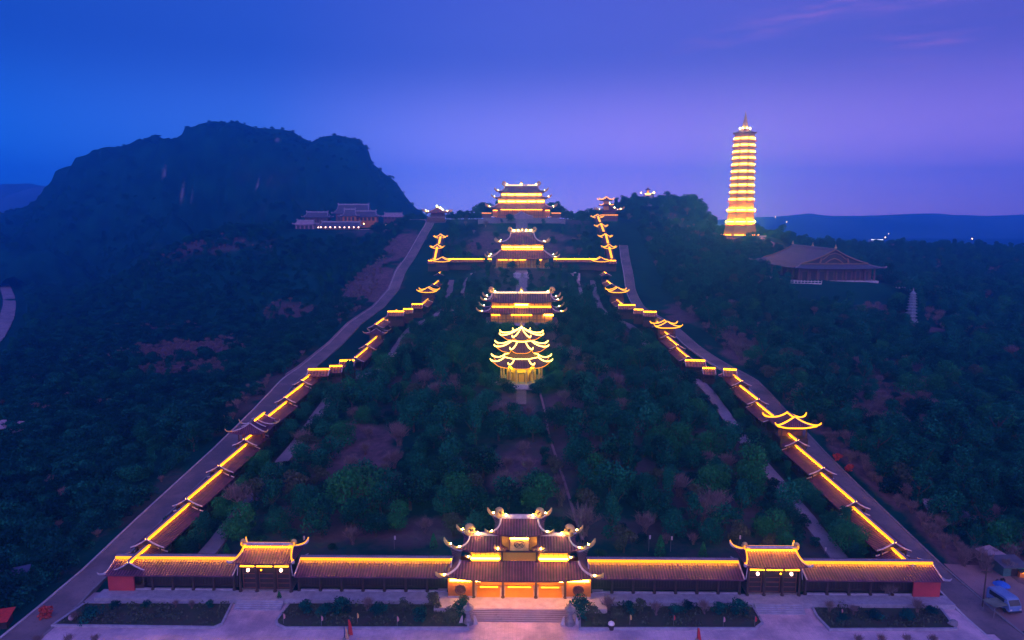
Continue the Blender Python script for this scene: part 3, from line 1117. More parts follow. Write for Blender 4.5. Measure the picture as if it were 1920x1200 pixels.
def stone_lantern(x, label):
    t = thing('stone_lantern', label, 'stone lantern', (x, 112.4, -1.0), 0, 'stone lanterns by the gate steps')
    MB().lathe([(0.95, 0), (0.95, 0.35), (0.8, 0.4), (0.8, 0.75)], 8, rot=R(22.5)).build('base', M['stone'], t)
    MB().lathe([(0.62, 0.75), (0.5, 1.0), (0.44, 1.9), (0.55, 2.1)], 10).build('post', M['stone'], t)
    MB().lathe([(0.7, 2.1), (0.82, 2.25), (0.6, 2.4), (0.55, 3.0)], 8, rot=R(22.5)).build('lantern_box', M['stone'], t)
    MB().lathe([(1.0, 3.0), (0.85, 3.15), (0.4, 3.45), (0.22, 3.6), (0.28, 3.8), (0.02, 4.1)], 8, rot=R(22.5)).build('cap', M['stone'], t)
    for sx in (-1, 1):
        m = MB()
        m.add([(sx * 1.0, -0.35, 0), (sx * 1.75, -0.35, 0), (sx * 1.3, -0.35, 1.35), (sx * 1.0, -0.35, 1.7), (sx * 1.0, -0.12, 0), (sx * 1.75, -0.12, 0), (sx * 1.3, -0.12, 1.35), (sx * 1.0, -0.12, 1.7)],
              [(0, 1, 2, 3), (7, 6, 5, 4), (0, 4, 5, 1), (1, 5, 6, 2), (2, 6, 7, 3), (3, 7, 4, 0)])
        m.build('bracket_slab', M['pale_stone'], t)


stone_lantern(-9.35, 'grey stone lantern at the foot of the gate steps, on the mountain side')
stone_lantern(8.75, 'grey stone lantern at the foot of the gate steps, on the tall pagoda side')


# ================================================================== FRONT WALL GALLERIES
def gallery(x0, x1, label, red_end=0):
    cx, L = (x0 + x1) / 2, (x1 - x0)
    g = thing('wall_gallery', label, 'gallery', (cx, 124.0, 0), 0, 'roofed galleries of the front wall')
    a, b = -L / 2, L / 2
    mb = MB()
    n = max(2, int(L / 1.2))
    prof = [(-4.3, 3.62), (-3.0, 4.02), (-1.5, 4.58), (0, 5.2), (1.5, 4.58), (3.0, 4.02), (4.3, 3.62)]
    for j, (y, z) in enumerate(prof):
        for k in range(n + 1):
            x = a + L * k / n
            mb.v.append((x, y, z))
            mb.uv[len(mb.v) - 1] = (x, j)
    W = n + 1
    for j in range(6):
        for k in range(n):
            q = j * W + k
            mb.f.append((q, q + 1, q + W + 1, q + W))
    for y, z in ((-4.3, 3.62), (4.3, 3.62)):
        mb.box(a, b, y - 0.02 if y < 0 else y - 0.1, y + 0.1 if y < 0 else y + 0.02, z - 0.24, z - 0.003)
    mb.build('roof', M['tile'], g)
    rd = MB()
    rd.box(a, b, -0.22, 0.22, 5.05, 5.62)
    rd.box(a, b, -0.66, -0.221, 5.47, 5.56)  # overhang added so the strip beneath it stays unseen
    rd.build('ridge', M['ridge'], g)
    MB().box(a + 0.15, b - 0.15, -0.42, -0.25, 5.18, 5.38).build('hidden_wash_light', M['hidden_wash'], g)  # unseen added strip that lights the upper tiles
    MB().box(a + 0.15, b - 0.15, -0.86, -0.663, 5.12, 5.56).build('ridge_light', M['led'], g)
    for e in (a, b):
        mm = MB().tube([(e, y, z + 0.12) for y, z in prof], 0.13, 5)
        mm.build('verge', M['trim'], g)
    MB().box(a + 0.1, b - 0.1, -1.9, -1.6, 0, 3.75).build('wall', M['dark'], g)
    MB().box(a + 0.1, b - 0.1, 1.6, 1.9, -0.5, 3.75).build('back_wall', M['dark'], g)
    MB().box(a + 0.1, b - 0.1, -3.05, -2.85, 3.25, 3.6).build('eave_beam', M['wood'], g)
    m = int(round(L / 3.95))
    columns(g, [a + 0.4 + (L - 0.8) * k / m for k in range(m + 1)], (-2.95,), 0.0, 3.3, 0.24)
    for k in range(m):
        s0, s1 = a + 0.4 + (L - 0.8) * k / m + 0.36, a + 0.4 + (L - 0.8) * (k + 1) / m - 0.36
        MB().box(s0, s1, -3.12, -2.75, 0.004, 0.28).build('sill', M['kerb'], g)
        mb = MB()
        for q in range(1, 6):
            xx = s0 + (s1 - s0) * q / 6
            mb.box(xx - 0.05, xx + 0.05, -2.0, -1.9, 0.6, 2.9)
        mb.box(s0, s1, -2.0, -1.9, 2.9, 3.05).box(s0, s1, -2.0, -1.9, 0.5, 0.6)
        mb.build('lattice_window', M['wood'], g)
    if red_end:
        e0, e1 = (a - 0.02, a + 4.95) if red_end < 0 else (b - 4.95, b + 0.02)
        MB().box(e0, e1, -3.5, -3.15, 0.01, 3.2).build('end_panel', M['red_wall'], g)
        xx = a if red_end < 0 else b
        MB().box(xx - 0.1 if red_end > 0 else xx - 0.25, xx + 0.25 if red_end > 0 else xx + 0.1, -3.1, 3.1, 0, 4.0).build('gable_wall', M['dark'], g)
        sx = red_end
        MB().tube([(xx, -3.6, 3.95), (xx + sx * 0.4, -4.2, 3.75), (xx + sx * 0.9, -4.6, 3.95), (xx + sx * 1.15, -4.75, 4.4)], [0.24, 0.24, 0.18, 0.08], 6).build('corner_finial', M['kerb'], g, True)
    return g


gallery(-79.0, -54.6, 'front wall gallery with a crimson end panel, on the mountain side', -1)
gallery(-42.9, -13.4, 'long front wall gallery between the main gate and the mountain-side gatehouse')
gallery(12.9, 41.9, 'long front wall gallery between the main gate and the pagoda-side gatehouse')
gallery(53.5, 78.9, 'front wall gallery with a crimson end panel, on the tall pagoda side', 1)


def side_gate(x, label, orange_lamp):
    g = thing('gatehouse', label, 'gatehouse', (x, 123.2, 0), 0, 'gatehouses in the front wall')
    r = Roof(rect(5.5, 3.6), rect(4.75, 0.02), 6.15, 8.0, 0.4, 0.45, (2.6, 1.0))
    r.mesh(ns=12, nr=6).build('roof', M['tile'], g)
    dress(r, g, horn=0.85, finial=0.7, r=0.17, lamps=False, led='led', led_r=0.15, led_ridge=True)
    for i in range(4):
        hp = r.horn(i, 0.85)
        MB().tube([q + Vector((0, 0, 0.2)) for q in hp], [0.13, 0.14, 0.14, 0.13, 0.1], 5).build('tip_light', M['led'], g)
    for sx in (-1, 1):
        pts, rad = curl((sx * 4.75, -0.25, 8.25), sx, 0.6)
        MB().tube([(p[0], p[1] - 0.25, p[2]) for p in pts[:9]], 0.1, 5).build('tip_light', M['led'], g)
    for x0, x1 in ((-4.7, -1.85), (-1.6, 1.6), (1.85, 4.7)):
        f = MB().box(x0, x1, -2.55, -2.4, 5.25, 6.05).build('frieze_panel', M['amber_wall'], g)
        MB().box(x0 + 0.1, x1 - 0.1, -2.85, -2.72, 5.16, 5.3).build('frieze_lamp', M['bar_soft'], f)
    columns(g, (-4.85, -1.72, 1.72, 4.85), (-2.6,), 0.0, 6.2, 0.24)
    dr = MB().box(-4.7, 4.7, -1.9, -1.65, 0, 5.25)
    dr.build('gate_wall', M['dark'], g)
    for x0, x1 in ((-4.5, -2.05), (-1.4, 1.4), (2.05, 4.5)):
        d = MB()
        for k in range(4):
            d.box(x0, x1, -2.05, -1.95, 0.4 + k * 0.95, 0.52 + k * 0.95)
        d.box(x0, x0 + 0.12, -2.04, -1.94, 0.1, 4.2).box(x1 - 0.12, x1, -2.04, -1.94, 0.1, 4.2)
        d.build('door_leaf', M['wood_red'], g)
    MB().box(-4.9, 4.9, -2.5, 2.5, 0, 0.16).build('plinth', M['stone'], g)
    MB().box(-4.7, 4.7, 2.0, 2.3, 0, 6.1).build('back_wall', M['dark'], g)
    for sx in (-1, 1):
        MB().ball((sx * 3.15, -2.75, 4.45), 0.3, 8, 6, 1.15).build('lantern', M['lantern'], g)
        MB().tube([(sx * 5.3, -2.7, 3.3), (sx * 5.05, -2.6, 5.6)], 0.08, 5).build('brace', M['trim'], g)
    MB().ball((orange_lamp, -2.6, 4.4), 0.16, 6, 4).build('lamp', M['bar_soft'], g)


side_gate(-48.75, 'small lit gatehouse in the front wall, on the mountain side of the main gate', -0.7)
side_gate(47.7, 'small lit gatehouse in the front wall, on the tall pagoda side of the main gate', 1.2)
for x, nm in ((-48.75, 'mountain-side'), (47.7, 'pagoda-side')):
    rp = MB()
    for k in range(5):
        rp.box(x - 4.4, x + 4.4, 115.9 + 0.4 * k, 117.9, -1.0 + 0.2 * k, -0.8 + 0.2 * k)
    tag(rp.build('stone_steps', M['kerb']), 'bluish steps in front of the %s gatehouse' % nm, 'steps', 'steps before the gatehouses')


# ================================================================== CORRIDOR CLIMBING EACH SIDE
def corridor_section(A, B, side, label, half=3.4, drop=1.75, hgt=4.9, far=False, led='led', group='roof sections of the climbing corridors'):
    """a level gabled roof section whose ridge runs from A to B; side = -1 mountain side, +1 pagoda side"""
    A, B = Vector(A), Vector(B)
    mid = (A + B) / 2
    dvec = B - A
    L = math.hypot(dvec.x, dvec.y)
    rz = math.atan2(dvec.y, dvec.x) - math.pi / 2
    zr = (A.z + B.z) / 2
    floor_z = zr - hgt
    g = thing('corridor_section', label, 'corridor', (mid.x, mid.y, floor_z), rz, group)
    a, b = -L / 2, L / 2
    H = hgt - 0.45
    prof = [(-half, H - drop), (-half * 0.66, H - drop * 0.76), (-half * 0.33, H - drop * 0.42), (0, H), (half * 0.33, H - drop * 0.42), (half * 0.66, H - drop * 0.76), (half, H - drop)]
    mb = MB()
    n = max(2, int(L / 1.5))
    for j, (x, z) in enumerate(prof):
        for k in range(n + 1):
            y = a + L * k / n
            mb.v.append((x, y, z))
            mb.uv[len(mb.v) - 1] = (y, j)
    W = n + 1
    for j in range(6):
        for k in range(n):
            q = j * W + k
            mb.f.append((q, q + W, q + W + 1, q + 1))
    for x, z in (prof[0], prof[-1]):
        mb.box(x - (0.02 if x < 0 else 0.1), x + (0.1 if x < 0 else 0.02), a, b, z - 0.24, z - 0.003)
    mb.build('roof', M['tile_far' if far else 'tile'], g)
    MB().box(-0.2, 0.2, a, b, H - 0.12, H + 0.42).box(-0.56, -0.202, a, b, H + 0.24, H + 0.32).box(0.202, 0.56, a, b, H + 0.24, H + 0.32).build('ridge', M['ridge'], g)
    for sx in (-1, 1):
        MB().box(min(sx * 0.21, sx * 0.36), max(sx * 0.21, sx * 0.36), a + 0.1, b - 0.1, H - 0.04, H + 0.16).build('hidden_wash_light', M['hidden_corridor_wash'], g)  # strips added beneath the overhang, lighting the tiles unseen
        if sx == -side:
            MB().box(min(sx * 0.26, sx * 0.74), max(sx * 0.26, sx * 0.74), a + 0.02, b - 0.02, H + 0.324, H + 0.50).build('ridge_light', M[led], g)
    for e in (a, b):
        MB().tube([(x, e, z + 0.16) for x, z in prof], 0.15, 5).build('verge', M['trim'], g)
        gm = MB()
        gm.add([(-half * 0.8, e, H - drop * 0.95), (half * 0.8, e, H - drop * 0.95), (0, e, H - 0.15), (-half * 0.8, e + (0.14 if e < 0 else -0.14), H - drop * 0.95), (half * 0.8, e + (0.14 if e < 0 else -0.14), H - drop * 0.95), (0, e + (0.14 if e < 0 else -0.14), H - 0.15)],
               [(0, 1, 2), (5, 4, 3), (0, 3, 4, 1), (1, 4, 5, 2), (2, 5, 3, 0)])
        gm.build('gable', M['wood'], g)
    MB().box(-half * 0.74, half * 0.74, a, b, -2.4, 0.0).build('plinth', M['wood'], g)
    w0 = half * 0.68 * side
    MB().box(min(w0, w0 + 0.25 * side), max(w0, w0 + 0.25 * side), a + 0.05, b - 0.05, 0.0, H - drop + 0.1).build('outer_wall', M['dark'], g)
    i0 = -half * 0.66 * side
    MB().box(min(i0, i0 + 0.14 * side), max(i0, i0 + 0.14 * side), a + 0.05, b - 0.05, 0.0, 0.75).build('balustrade', M['wood'], g)
    nc = max(2, int(round(L / 4.2)))
    columns(g, (-half * 0.7 * side,), [a + 0.3 + (L - 0.6) * k / nc for k in range(nc + 1)], 0.0, H - drop + 0.25, 0.2)
    return g


def corridor_pavilion(P, label, a=4.6, b=3.6, hz=6.4, lit=True, led='led_far', rotz=0.0, kind='corridor_pavilion', horn=1.1, cat='pavilion'):
    """a crossing pavilion: curved eaves with lit tips and a lit gable above them; P = the top of its ridge"""
    P = Vector(P)
    g = thing(kind, label, cat, (P.x, P.y, P.z - hz), rotz, 'pavilions of the climbing corridors')
    H = hz - 0.5
    r = Roof(rect(a, b), [(-0.02, -b * 0.62), (0.02, -b * 0.62), (0.02, b * 0.62), (-0.02, b * 0.62)], H - 2.7, H, 0.8, 0.9, (1.0, 2.4))
    r.mesh(ns=10, nr=6).build('roof', M['tile'], g)
    MB().box(-0.2, 0.2, -b * 0.66, b * 0.66, H - 0.1, H + 0.42).build('ridge', M['ridge'], g)
    for i in range(4):
        MB().tube(r.hip(i, 8), 0.17, 6).build('hip_ridge', M['trim'], g, True)
        hp = r.horn(i, horn)
        MB().tube(hp, [0.2, 0.22, 0.2, 0.16, 0.08], 6).build('corner_finial', M['gilt'], g, True)
        if lit:
            MB().tube([q + Vector((0, 0, 0.2)) for q in hp], [0.2, 0.26, 0.26, 0.2, 0.12], 5).build('tip_light', M[led], g)
            MB().tube([q + Vector((0, 0, 0.2)) for q in r.hip(i, 8)], 0.21, 5).build('hip_light', M[led], g)
    if lit:
        MB().box(-0.44, -0.22, -b * 0.6, b * 0.6, H - 0.06, H + 0.2).build('ridge_light', M[led], g)
        MB().box(0.22, 0.44, -b * 0.6, b * 0.6, H - 0.06, H + 0.2).build('ridge_light', M[led], g)
        MB().tube([q + Vector((0, -0.1, 0.12)) for q in r.eave(0)], 0.21, 5).build('eave_light', M[led], g)
    columns(g, (-a * 0.72, a * 0.72), (-b * 0.7, b * 0.7), 0, H - 2.5, 0.22)
    MB().box(-a * 0.8, a * 0.8, -b * 0.8, b * 0.8, -2.5, 0.0).build('plinth', M['wood'], g)
    MB().box(-a * 0.72, a * 0.72, -0.12, 0.12, 0, H - 2.6).build('screen_wall', M['wood_red'], g)
    return g


def seg(p0, p1, X0, X1=None):
    X1 = X0 if X1 is None else X1
    a, b = at_x(p0[0], p0[1], X0), at_x(p1[0], p1[1], X1)
    z = (a.z + b.z) / 2
    return Vector((a.x, a.y, z)), Vector((b.x, b.y, z))


ORD = ['first', 'second', 'third', 'fourth', 'fifth', 'sixth', 'seventh', 'eighth', 'ninth', 'tenth', 'eleventh', 'twelfth', 'thirteenth', 'fourteenth', 'fifteenth', 'sixteenth', 'seventeenth',
       'eighteenth', 'nineteenth', 'twentieth', 'twenty-first', 'twenty-second', 'twenty-third', 'twenty-fourth']
LEFT = [((241, 1050), (282, 1018), -75), ((275, 1010), (352, 941), -75), ((350, 933), (413, 880), -75), ((411, 871), (464, 827), -75), ((458, 820), (480, 806), -75),
        ((475, 787), (493, 772), -75), ((500, 779), (537, 750), -75), ((534, 744), (567, 717), -75), ((566, 711), (590, 693), -75),
        ((666, 667), (691, 649), -65), ((687, 645), (707, 628), -65), ((704, 603), (718, 599), -65), ((719, 603), (735, 593), -65), ((729, 588), (742, 582), -64),
        ((791, 569), (801, 559), -54), ((813, 534), (821, 523), -54), ((823, 513), (826, 506), -54)]
RIGHT = [((1712, 1057), (1675, 1026), 75), ((1678, 1018), (1604, 947), 75), ((1604, 939), (1539, 882), 75), ((1544, 875), (1490, 830), 75), ((1496, 823), (1479, 810), 75),
         ((1453, 780), (1419, 751), 75), ((1422, 746), (1386, 719), 75), ((1391, 713), (1365, 692), 75),
         ((1290, 668), (1269, 648), 65), ((1271, 645), (1250, 628), 65), ((1253, 625), (1246, 619), 65), ((1237, 606), (1225, 595), 64), ((1226, 590), (1218, 583), 63),
         ((1166, 569), (1158, 560), 54), ((1146, 533), (1139, 523), 54), ((1137, 514), (1134, 506), 54)]
SECTION_REF = {}
for side, rows, nm in ((-1, LEFT, 'mountain-side'), (1, RIGHT, 'pagoda-side')):
    for k, (p0, p1, X) in enumerate(rows):
        A, B = seg(p0, p1, X)
        if (B - A).length < 5.5:
            B = A + (B - A).normalized() * 5.5
        corridor_section(A, B, side, '%s lit roof section of the %s corridor, counted uphill from the front wall' % (ORD[k], nm), far=k > 8)
        SECTION_REF.setdefault(side, []).append(((A.y + B.y) / 2, ORD[k]))
# transverse runs where the corridor steps inwards
for (p0, p1, X0, X1, side, what) in (
        ((578, 690), (617, 691), -75.5, -69.5, -1, 'outer half of the lower crosswise run'), ((618, 685), (639, 684), -69, -67.5, -1, 'short stub of the lower crosswise run'),
        ((637, 674), (664, 674), -67, -64, -1, 'inner half of the lower crosswise run'),
        ((727, 583), (757, 582), -64, -60, -1, 'outer half of the upper crosswise run'), ((756, 578), (774, 578), -59, -56.5, -1, 'middle piece of the upper crosswise run'),
        ((772, 569), (792, 569), -57, -53.5, -1, 'inner half of the upper crosswise run'),
        ((1381, 691), (1363, 691), 76, 73, 1, 'outer stub of the lower crosswise run'), ((1341, 688), (1319, 689), 71, 68.5, 1, 'middle stub of the lower crosswise run'),
        ((1322, 673), (1285, 675), 69, 64, 1, 'inner half of the lower crosswise run'),
        ((1231, 583), (1207, 583), 63.5, 60, 1, 'outer half of the upper crosswise run'), ((1206, 580), (1192, 578), 59.5, 57, 1, 'middle piece of the upper crosswise run'),
        ((1191, 570), (1160, 571), 57.5, 53.5, 1, 'inner half of the upper crosswise run')):
    a = at_x(p0[0], p0[1], X0)
    b = at_y(p1[0], p1[1], a.y)
    z = (a.z + b.z) / 2
    A, B = Vector((a.x, a.y, z)), Vector((b.x, a.y + 0.6, z))
    if (B - A).length < 4.5:
        B = A + (B - A).normalized() * 4.5
    corridor_section(A, B, side, '%s of the %s corridor' % (what, 'mountain-side' if side < 0 else 'pagoda-side'), half=3.0, far=True)
# pavilions
PAV = [((474, 786), -75, 'dark-roofed unlit pavilion on the mountain-side corridor', False, 4.4), ((707, 612), -65, 'small unlit pavilion on the mountain-side corridor above its lower crosswise run', False, 4.0),
       ((803, 537), -54, 'lit pavilion on the mountain-side corridor below the crossing range', True, 4.6), ((829, 481), -51.6, 'lit junction pavilion where the mountain-side corridor meets the crossing range', True, 5.2),
       ((1484, 775), 75, 'large lit pavilion straddling the lower pagoda-side corridor', True, 4.7), ((1249, 600), 65, 'lit pavilion on the pagoda-side corridor above its lower crosswise run', True, 4.8),
       ((1157, 537), 54, 'lit pavilion on the pagoda-side corridor below the crossing range', True, 4.6), ((1126, 481), 51.6, 'lit junction pavilion where the pagoda-side corridor meets the crossing range', True, 5.2)]
for (px, X, lb, lit, a) in PAV:
    corridor_pavilion(at_x(px[0], px[1], X), lb, a=a, b=a * 0.8, lit=lit)
# crossing range at the Dharma hall and the flights above it
for (p0, p1, Yc, lb) in (((831, 485), (922, 484), 448, 'crossing range between the middle hall and the mountain-side corridor'), ((1038, 484), (1124, 485), 448, 'crossing range between the middle hall and the pagoda-side corridor')):
    A, B = at_y(p0[0], p0[1], Yc), at_y(p1[0], p1[1], Yc)
    z = (A.z + B.z) / 2
    A.z = B.z = z
    corridor_section(A, B, -1, lb, half=3.4, far=True)
for (p0, p1, Yc, lb) in (((803, 487), (829, 488), 449, 'outer wing of the mountain-side junction pavilion'), ((1128, 488), (1155, 487), 449, 'outer wing of the pagoda-side junction pavilion')):
    A, B = at_y(p0[0], p0[1], Yc), at_y(p1[0], p1[1], Yc)
    A.z = B.z = (A.z + B.z) / 2
    corridor_section(A, B, -1, lb, half=3.0, far=True)


def sloped(A, B, label):
    """a covered stair flight: a roofed range with a sloping ridge"""
    A, B = Vector(A), Vector(B)
    g = thing('stair_corridor', label, 'corridor', A, 0, 'covered stair flights above the crossing range')
    d = B - A
    nrm = Vector((-d.y, d.x, 0)).normalized() * 2.4
    dn = Vector((0, 0, -1.3))
    mb = MB()
    mb.add([-nrm + dn, d - nrm + dn, d, Vector((0, 0, 0)), nrm + dn, d + nrm + dn], [(0, 1, 2, 3), (3, 2, 5, 4)])
    for i, u in enumerate((0, d.length, d.length, 0, 0, d.length)):
        mb.uv[i] = (u, 0)
    mb.build('roof', M['tile_far'], g)
    MB().tube([Vector((0, 0, 0.1)), d + Vector((0, 0, 0.1))], 0.2, 6).build('ridge', M['ridge'], g)
    for s in (-0.14, 0.14):
        MB().tube([nrm * s + Vector((0, 0, 0.16)), d + nrm * s + Vector((0, 0, 0.16))], 0.36, 5).build('ridge_light', M['led_far'], g)
    w = MB()
    for s in (-0.75, 0.75):
        o = nrm * s
        w.add([o + dn * 4, d + o + dn * 4, d + o + dn * 0.7, o + dn * 0.7, o * 0.92 + dn * 4, d + o * 0.92 + dn * 4, d + o * 0.92 + dn * 0.7, o * 0.92 + dn * 0.7], [(0, 1, 2, 3), (7, 6, 5, 4), (3, 2, 6, 7), (0, 3, 7, 4), (1, 5, 6, 2)])
    w.build('wall', M['wood'], g)


for (p0, p1, X, lb) in (((815, 486), (820, 462), -59, 'lower lit stair flight above the mountain-side junction'), ((823, 457), (826, 444), -59, 'upper lit stair flight above the mountain-side junction'),
                        ((1147, 484), (1142, 462), 59, 'lowest lit stair flight above the pagoda-side junction'), ((1140, 456), (1136, 440), 59, 'second lit stair flight above the pagoda-side junction'),
                        ((1132, 434), (1127, 420), 59.5, 'third lit stair flight above the pagoda-side junction'), ((1125, 416), (1121, 406), 60, 'topmost lit stair flight above the pagoda-side junction')):
    sloped(at_x(p0[0], p0[1], X), at_x(p1[0], p1[1], X), lb)
for (px, X, lb) in (((820, 457), -59, 'lit landing pavilion between the mountain-side stair flights'), ((826, 438), -59.5, 'lit landing pavilion at the head of the mountain-side stair'),
                    ((1142, 457), 59, 'lowest lit landing pavilion of the pagoda-side stair'), ((1135, 437), 59.5, 'middle lit landing pavilion of the pagoda-side stair'), ((1127, 418), 60, 'upper lit landing pavilion of the pagoda-side stair'),
                    ((1120, 401), 60, 'lit landing pavilion at the head of the pagoda-side stair')):
    corridor_pavilion(at_x(px[0], px[1], X), lb, a=3.5, b=2.2, hz=5.2, horn=0.9)


# ================================================================== BELL TOWER
def bell_tower():
    g = thing('bell_tower', 'eight-sided bell tower with three roofs outlined in bright lights', 'tower', (0.0, 232.0, 14.4))
    rot = R(22.5)
    MB().lathe([(10.2, -4), (10.0, 0.0), (9.0, 0.02), (9.0, 0.7)], 8, rot=rot).build('terrace', M['stone'], g)
    for k in range(5):
        pass
    s = MB()
    for k in range(5):
        s.box(-2.4, 2.4, -10.2 + 0.32 * k, -8.2, -0.6 + 0.26 * k, -0.34 + 0.26 * k)
    s.build('steps', M['pale_stone'], g)
    w = MB().lathe([(5.4, 0.7), (5.4, 6.4)], 8, rot=rot).build('ground_wall', M['amber_wall'], g)
    MB().lathe([(4.6, 8.2), (4.6, 11.6)], 8, rot=rot).build('middle_wall', M['wood_red'], g)
    MB().lathe([(3.0, 13.6), (3.0, 16.0)], 8, rot=rot).build('upper_wall', M['wood_red'], g)
    base = None
    for k in range(16):
        a = rot + 2 * math.pi * (k // 2) / 8 + (0.16 if k % 2 else -0.16)
        if base is None:
            base = MB().lathe([(0.36, 0.7), (0.28, 1.0), (0.26, 6.3)], 8).build('column', M['gilt'], g)
            c = base
        else:
            c = base.copy()
            COL.objects.link(c)
            c.parent = g
        c.location = (7.2 * math.cos(a), 7.2 * math.sin(a), 0)
    for k in range(8):
        a = R(-90) + 2 * math.pi * k / 8
        u, v = Vector((math.cos(a), math.sin(a), 0)), Vector((-math.sin(a), math.cos(a), 0))
        d = MB()
        d.tube([u * 5.06 + v * -1.0 + Vector((0, 0, 0.7)), u * 5.06 + v * -1.0 + Vector((0, 0, 3.6))], 0.12, 4)
        d.tube([u * 5.06 + v * 1.0 + Vector((0, 0, 0.7)), u * 5.06 + v * 1.0 + Vector((0, 0, 3.6))], 0.12, 4)
        d.tube([u * 5.06 - v * 1.1 + Vector((0, 0, 3.6)), u * 5.06 + v * 1.1 + Vector((0, 0, 3.6))], 0.12, 4)
        d.build('door_frame', M['wood'], g)
        MB().tube([u * 6.4 - v * 1.7 + Vector((0, 0, 5.7)), u * 6.4 + v * 1.7 + Vector((0, 0, 5.7))], 0.11, 5).build('ceiling_lamp', M['inner'], g)
    for (re, rt, z0, z1, lift, nm) in ((9.6, 6.2, 6.1, 8.7, 1.5, 'lower_roof'), (8.2, 3.5, 11.2, 14.2, 1.3, 'middle_roof'), (6.3, 0.25, 15.2, 18.6, 1.1, 'top_roof')):
        r = Roof(ngon(re, 8, rot), ngon(rt, 8, rot), z0, z1, lift, 1.0, (1.0, 1.0), 1.25, 5)
        o = r.mesh(ns=10, nr=6).build(nm, M['tile'], g)
        for i in range(8):
            h = r.hip(i, 8)
            MB().tube([q + Vector((0, 0, 0.12)) for q in h], 0.2, 6).build('hip_light', M['bell_led'], o)
            hp = r.horn(i, 1.0)
            MB().tube([q + Vector((0, 0, 0.1)) for q in hp], [0.2, 0.24, 0.26, 0.2, 0.1], 6).build('tip_light', M['bell_led'], o)
            MB().tube([q + Vector((0, 0, -0.12)) for q in r.eave(i, 10)], 0.09, 5).build('eave_light', M['led'], o)
            if rt > 1:
                j = (i + 1) % 8
                a, b = r.T[i], r.T[j]
                MB().tube([(a[0] * 1.03, a[1] * 1.03, z1 + 0.12), (b[0] * 1.03, b[1] * 1.03, z1 + 0.12)], 0.17, 5).build('collar_light', M['bell_led'], o)
    MB().lathe([(0.5, 18.5), (0.8, 18.8), (0.45, 19.2), (0.62, 19.6), (0.3, 20.1), (0.36, 20.4), (0.04, 21.2)], 10).build('finial', M['gilt'], g)
    MB().ball((0, -1.2, 18.9), 0.14, 6, 4).build('spot_lamp', M['tip'], g)


bell_tower()


# ================================================================== HALLS ON THE AXIS
def lit_wall(p, a, b, z0, z1, bars, bz=None, mat='amber_wall', bar='bar', name='wall', th=0.4):
    w = MB().box(-a, a, -b, b, z0, z1).build(name, M[mat], p)
    bz = z0 + (z1 - z0) * 0.55 if bz is None else bz
    for x0, x1 in bars:
        MB().box(x0, x1, -b - 0.85, -b - 0.6, bz, bz + th).build('lamp_bar', M[bar], w)
    n = max(4, int(a * 2 / 3.4))
    for k in range(n + 1):
        x = -a + 2 * a * k / n
        MB().box(x - 0.17, x + 0.17, -b - 0.34, -b + 0.0, z0, z1).build('post', M['wood_red'], w)
    lt = MB()
    for k in range(n):
        x0, x1 = -a + 2 * a * k / n + 0.25, -a + 2 * a * (k + 1) / n - 0.25
        lt.box(x0, x1, -b - 0.1, -b - 0.002, z0 + (z1 - z0) * 0.25, z0 + (z1 - z0) * 0.30)
        lt.box(x0, x1, -b - 0.1, -b - 0.002, z0 + (z1 - z0) * 0.8, z0 + (z1 - z0) * 0.84)
        lt.box((x0 + x1) / 2 - 0.07, (x0 + x1) / 2 + 0.07, -b - 0.08, -b - 0.002, z0, z1)
    lt.build('lattice', M['wood_red'], w)
    return w


# -- the low two-tiered pavilion behind the bell tower
def kwan_pavilion():
    g = thing('prayer_pavilion', 'long two-tiered pavilion with a lit ridge just behind the bell tower', 'pavilion', (0.0, 308.0, 24.0))
    MB().box(-16.5, 16.5, -9.5, 9.5, -6, 0).build('terrace', M['stone'], g)
    s = MB()
    for k in range(8):
        s.box(-5.2, 5.2, -12.4 + 0.36 * k, -9.5, -3.0 + 0.37 * k, -2.63 + 0.37 * k)
    s.build('stairs', M['pale_stone'], g)
    lit_wall(g, 13.8, 6.6, 0, 4.4, [(-4.6, 4.6)], 3.3, bar='bar_soft', name='ground_wall')
    MB().box(-13.4, -9.6, -7.5, -7.2, 3.3, 3.6).build('lamp_bar', M['bar_soft'], g)
    MB().box(10.0, 14.2, -7.5, -7.2, 3.3, 3.65).build('lamp_bar', M['bar'], g)
    r = Roof(rect(17.2, 8.2), rect(13.9, 5.2), 4.2, 6.3, 1.0, 1.2, (1.5, 1.0))
    r.mesh(ns=14, nr=5).build('lower_roof', M['tile_far'], g)
    dress(r, g, lamp='tip_far', horn=2.2, r=0.26, ridge=False)
    lit_wall(g, 13.4, 4.9, 6.2, 9.0, [(-13.2, -3.6), (-3.0, 3.0), (3.6, 13.2)], 6.75, bar='bar_soft', name='upper_wall', th=0.4)
    MB().box(-2.9, 2.9, -5.75, -5.45, 7.5, 8.1).build('lamp_bar', M['bar'], g)
    r = Roof(rect(15.6, 6.4), rect(13.4, 0.02), 8.9, 12.4, 1.1, 1.2, (2.6, 1.0))
    r.mesh(ns=14, nr=6).build('upper_roof', M['tile_far'], g)
    dress(r, g, lamp='tip_far', horn=2.2, finial=1.7, r=0.26)
    MB().box(-12.6, -2.2, -0.75, -0.45, 12.5, 12.95).build('ridge_light', M['pale_led'], g)
    MB().box(-1.6, 12.6, -0.75, -0.45, 12.5, 12.95).build('ridge_light', M['pale_led'], g)
    MB().lathe([(1.0, 12.9), (1.2, 13.3), (0.75, 13.9), (0.85, 14.3), (0.05, 15.4)], 8).build('ridge_jewel', M['gilt'], g)
    MB().ball((0, -1.8, 13.4), 0.2, 6, 4).build('spot_lamp', M['tip'], g)


kwan_pavilion()


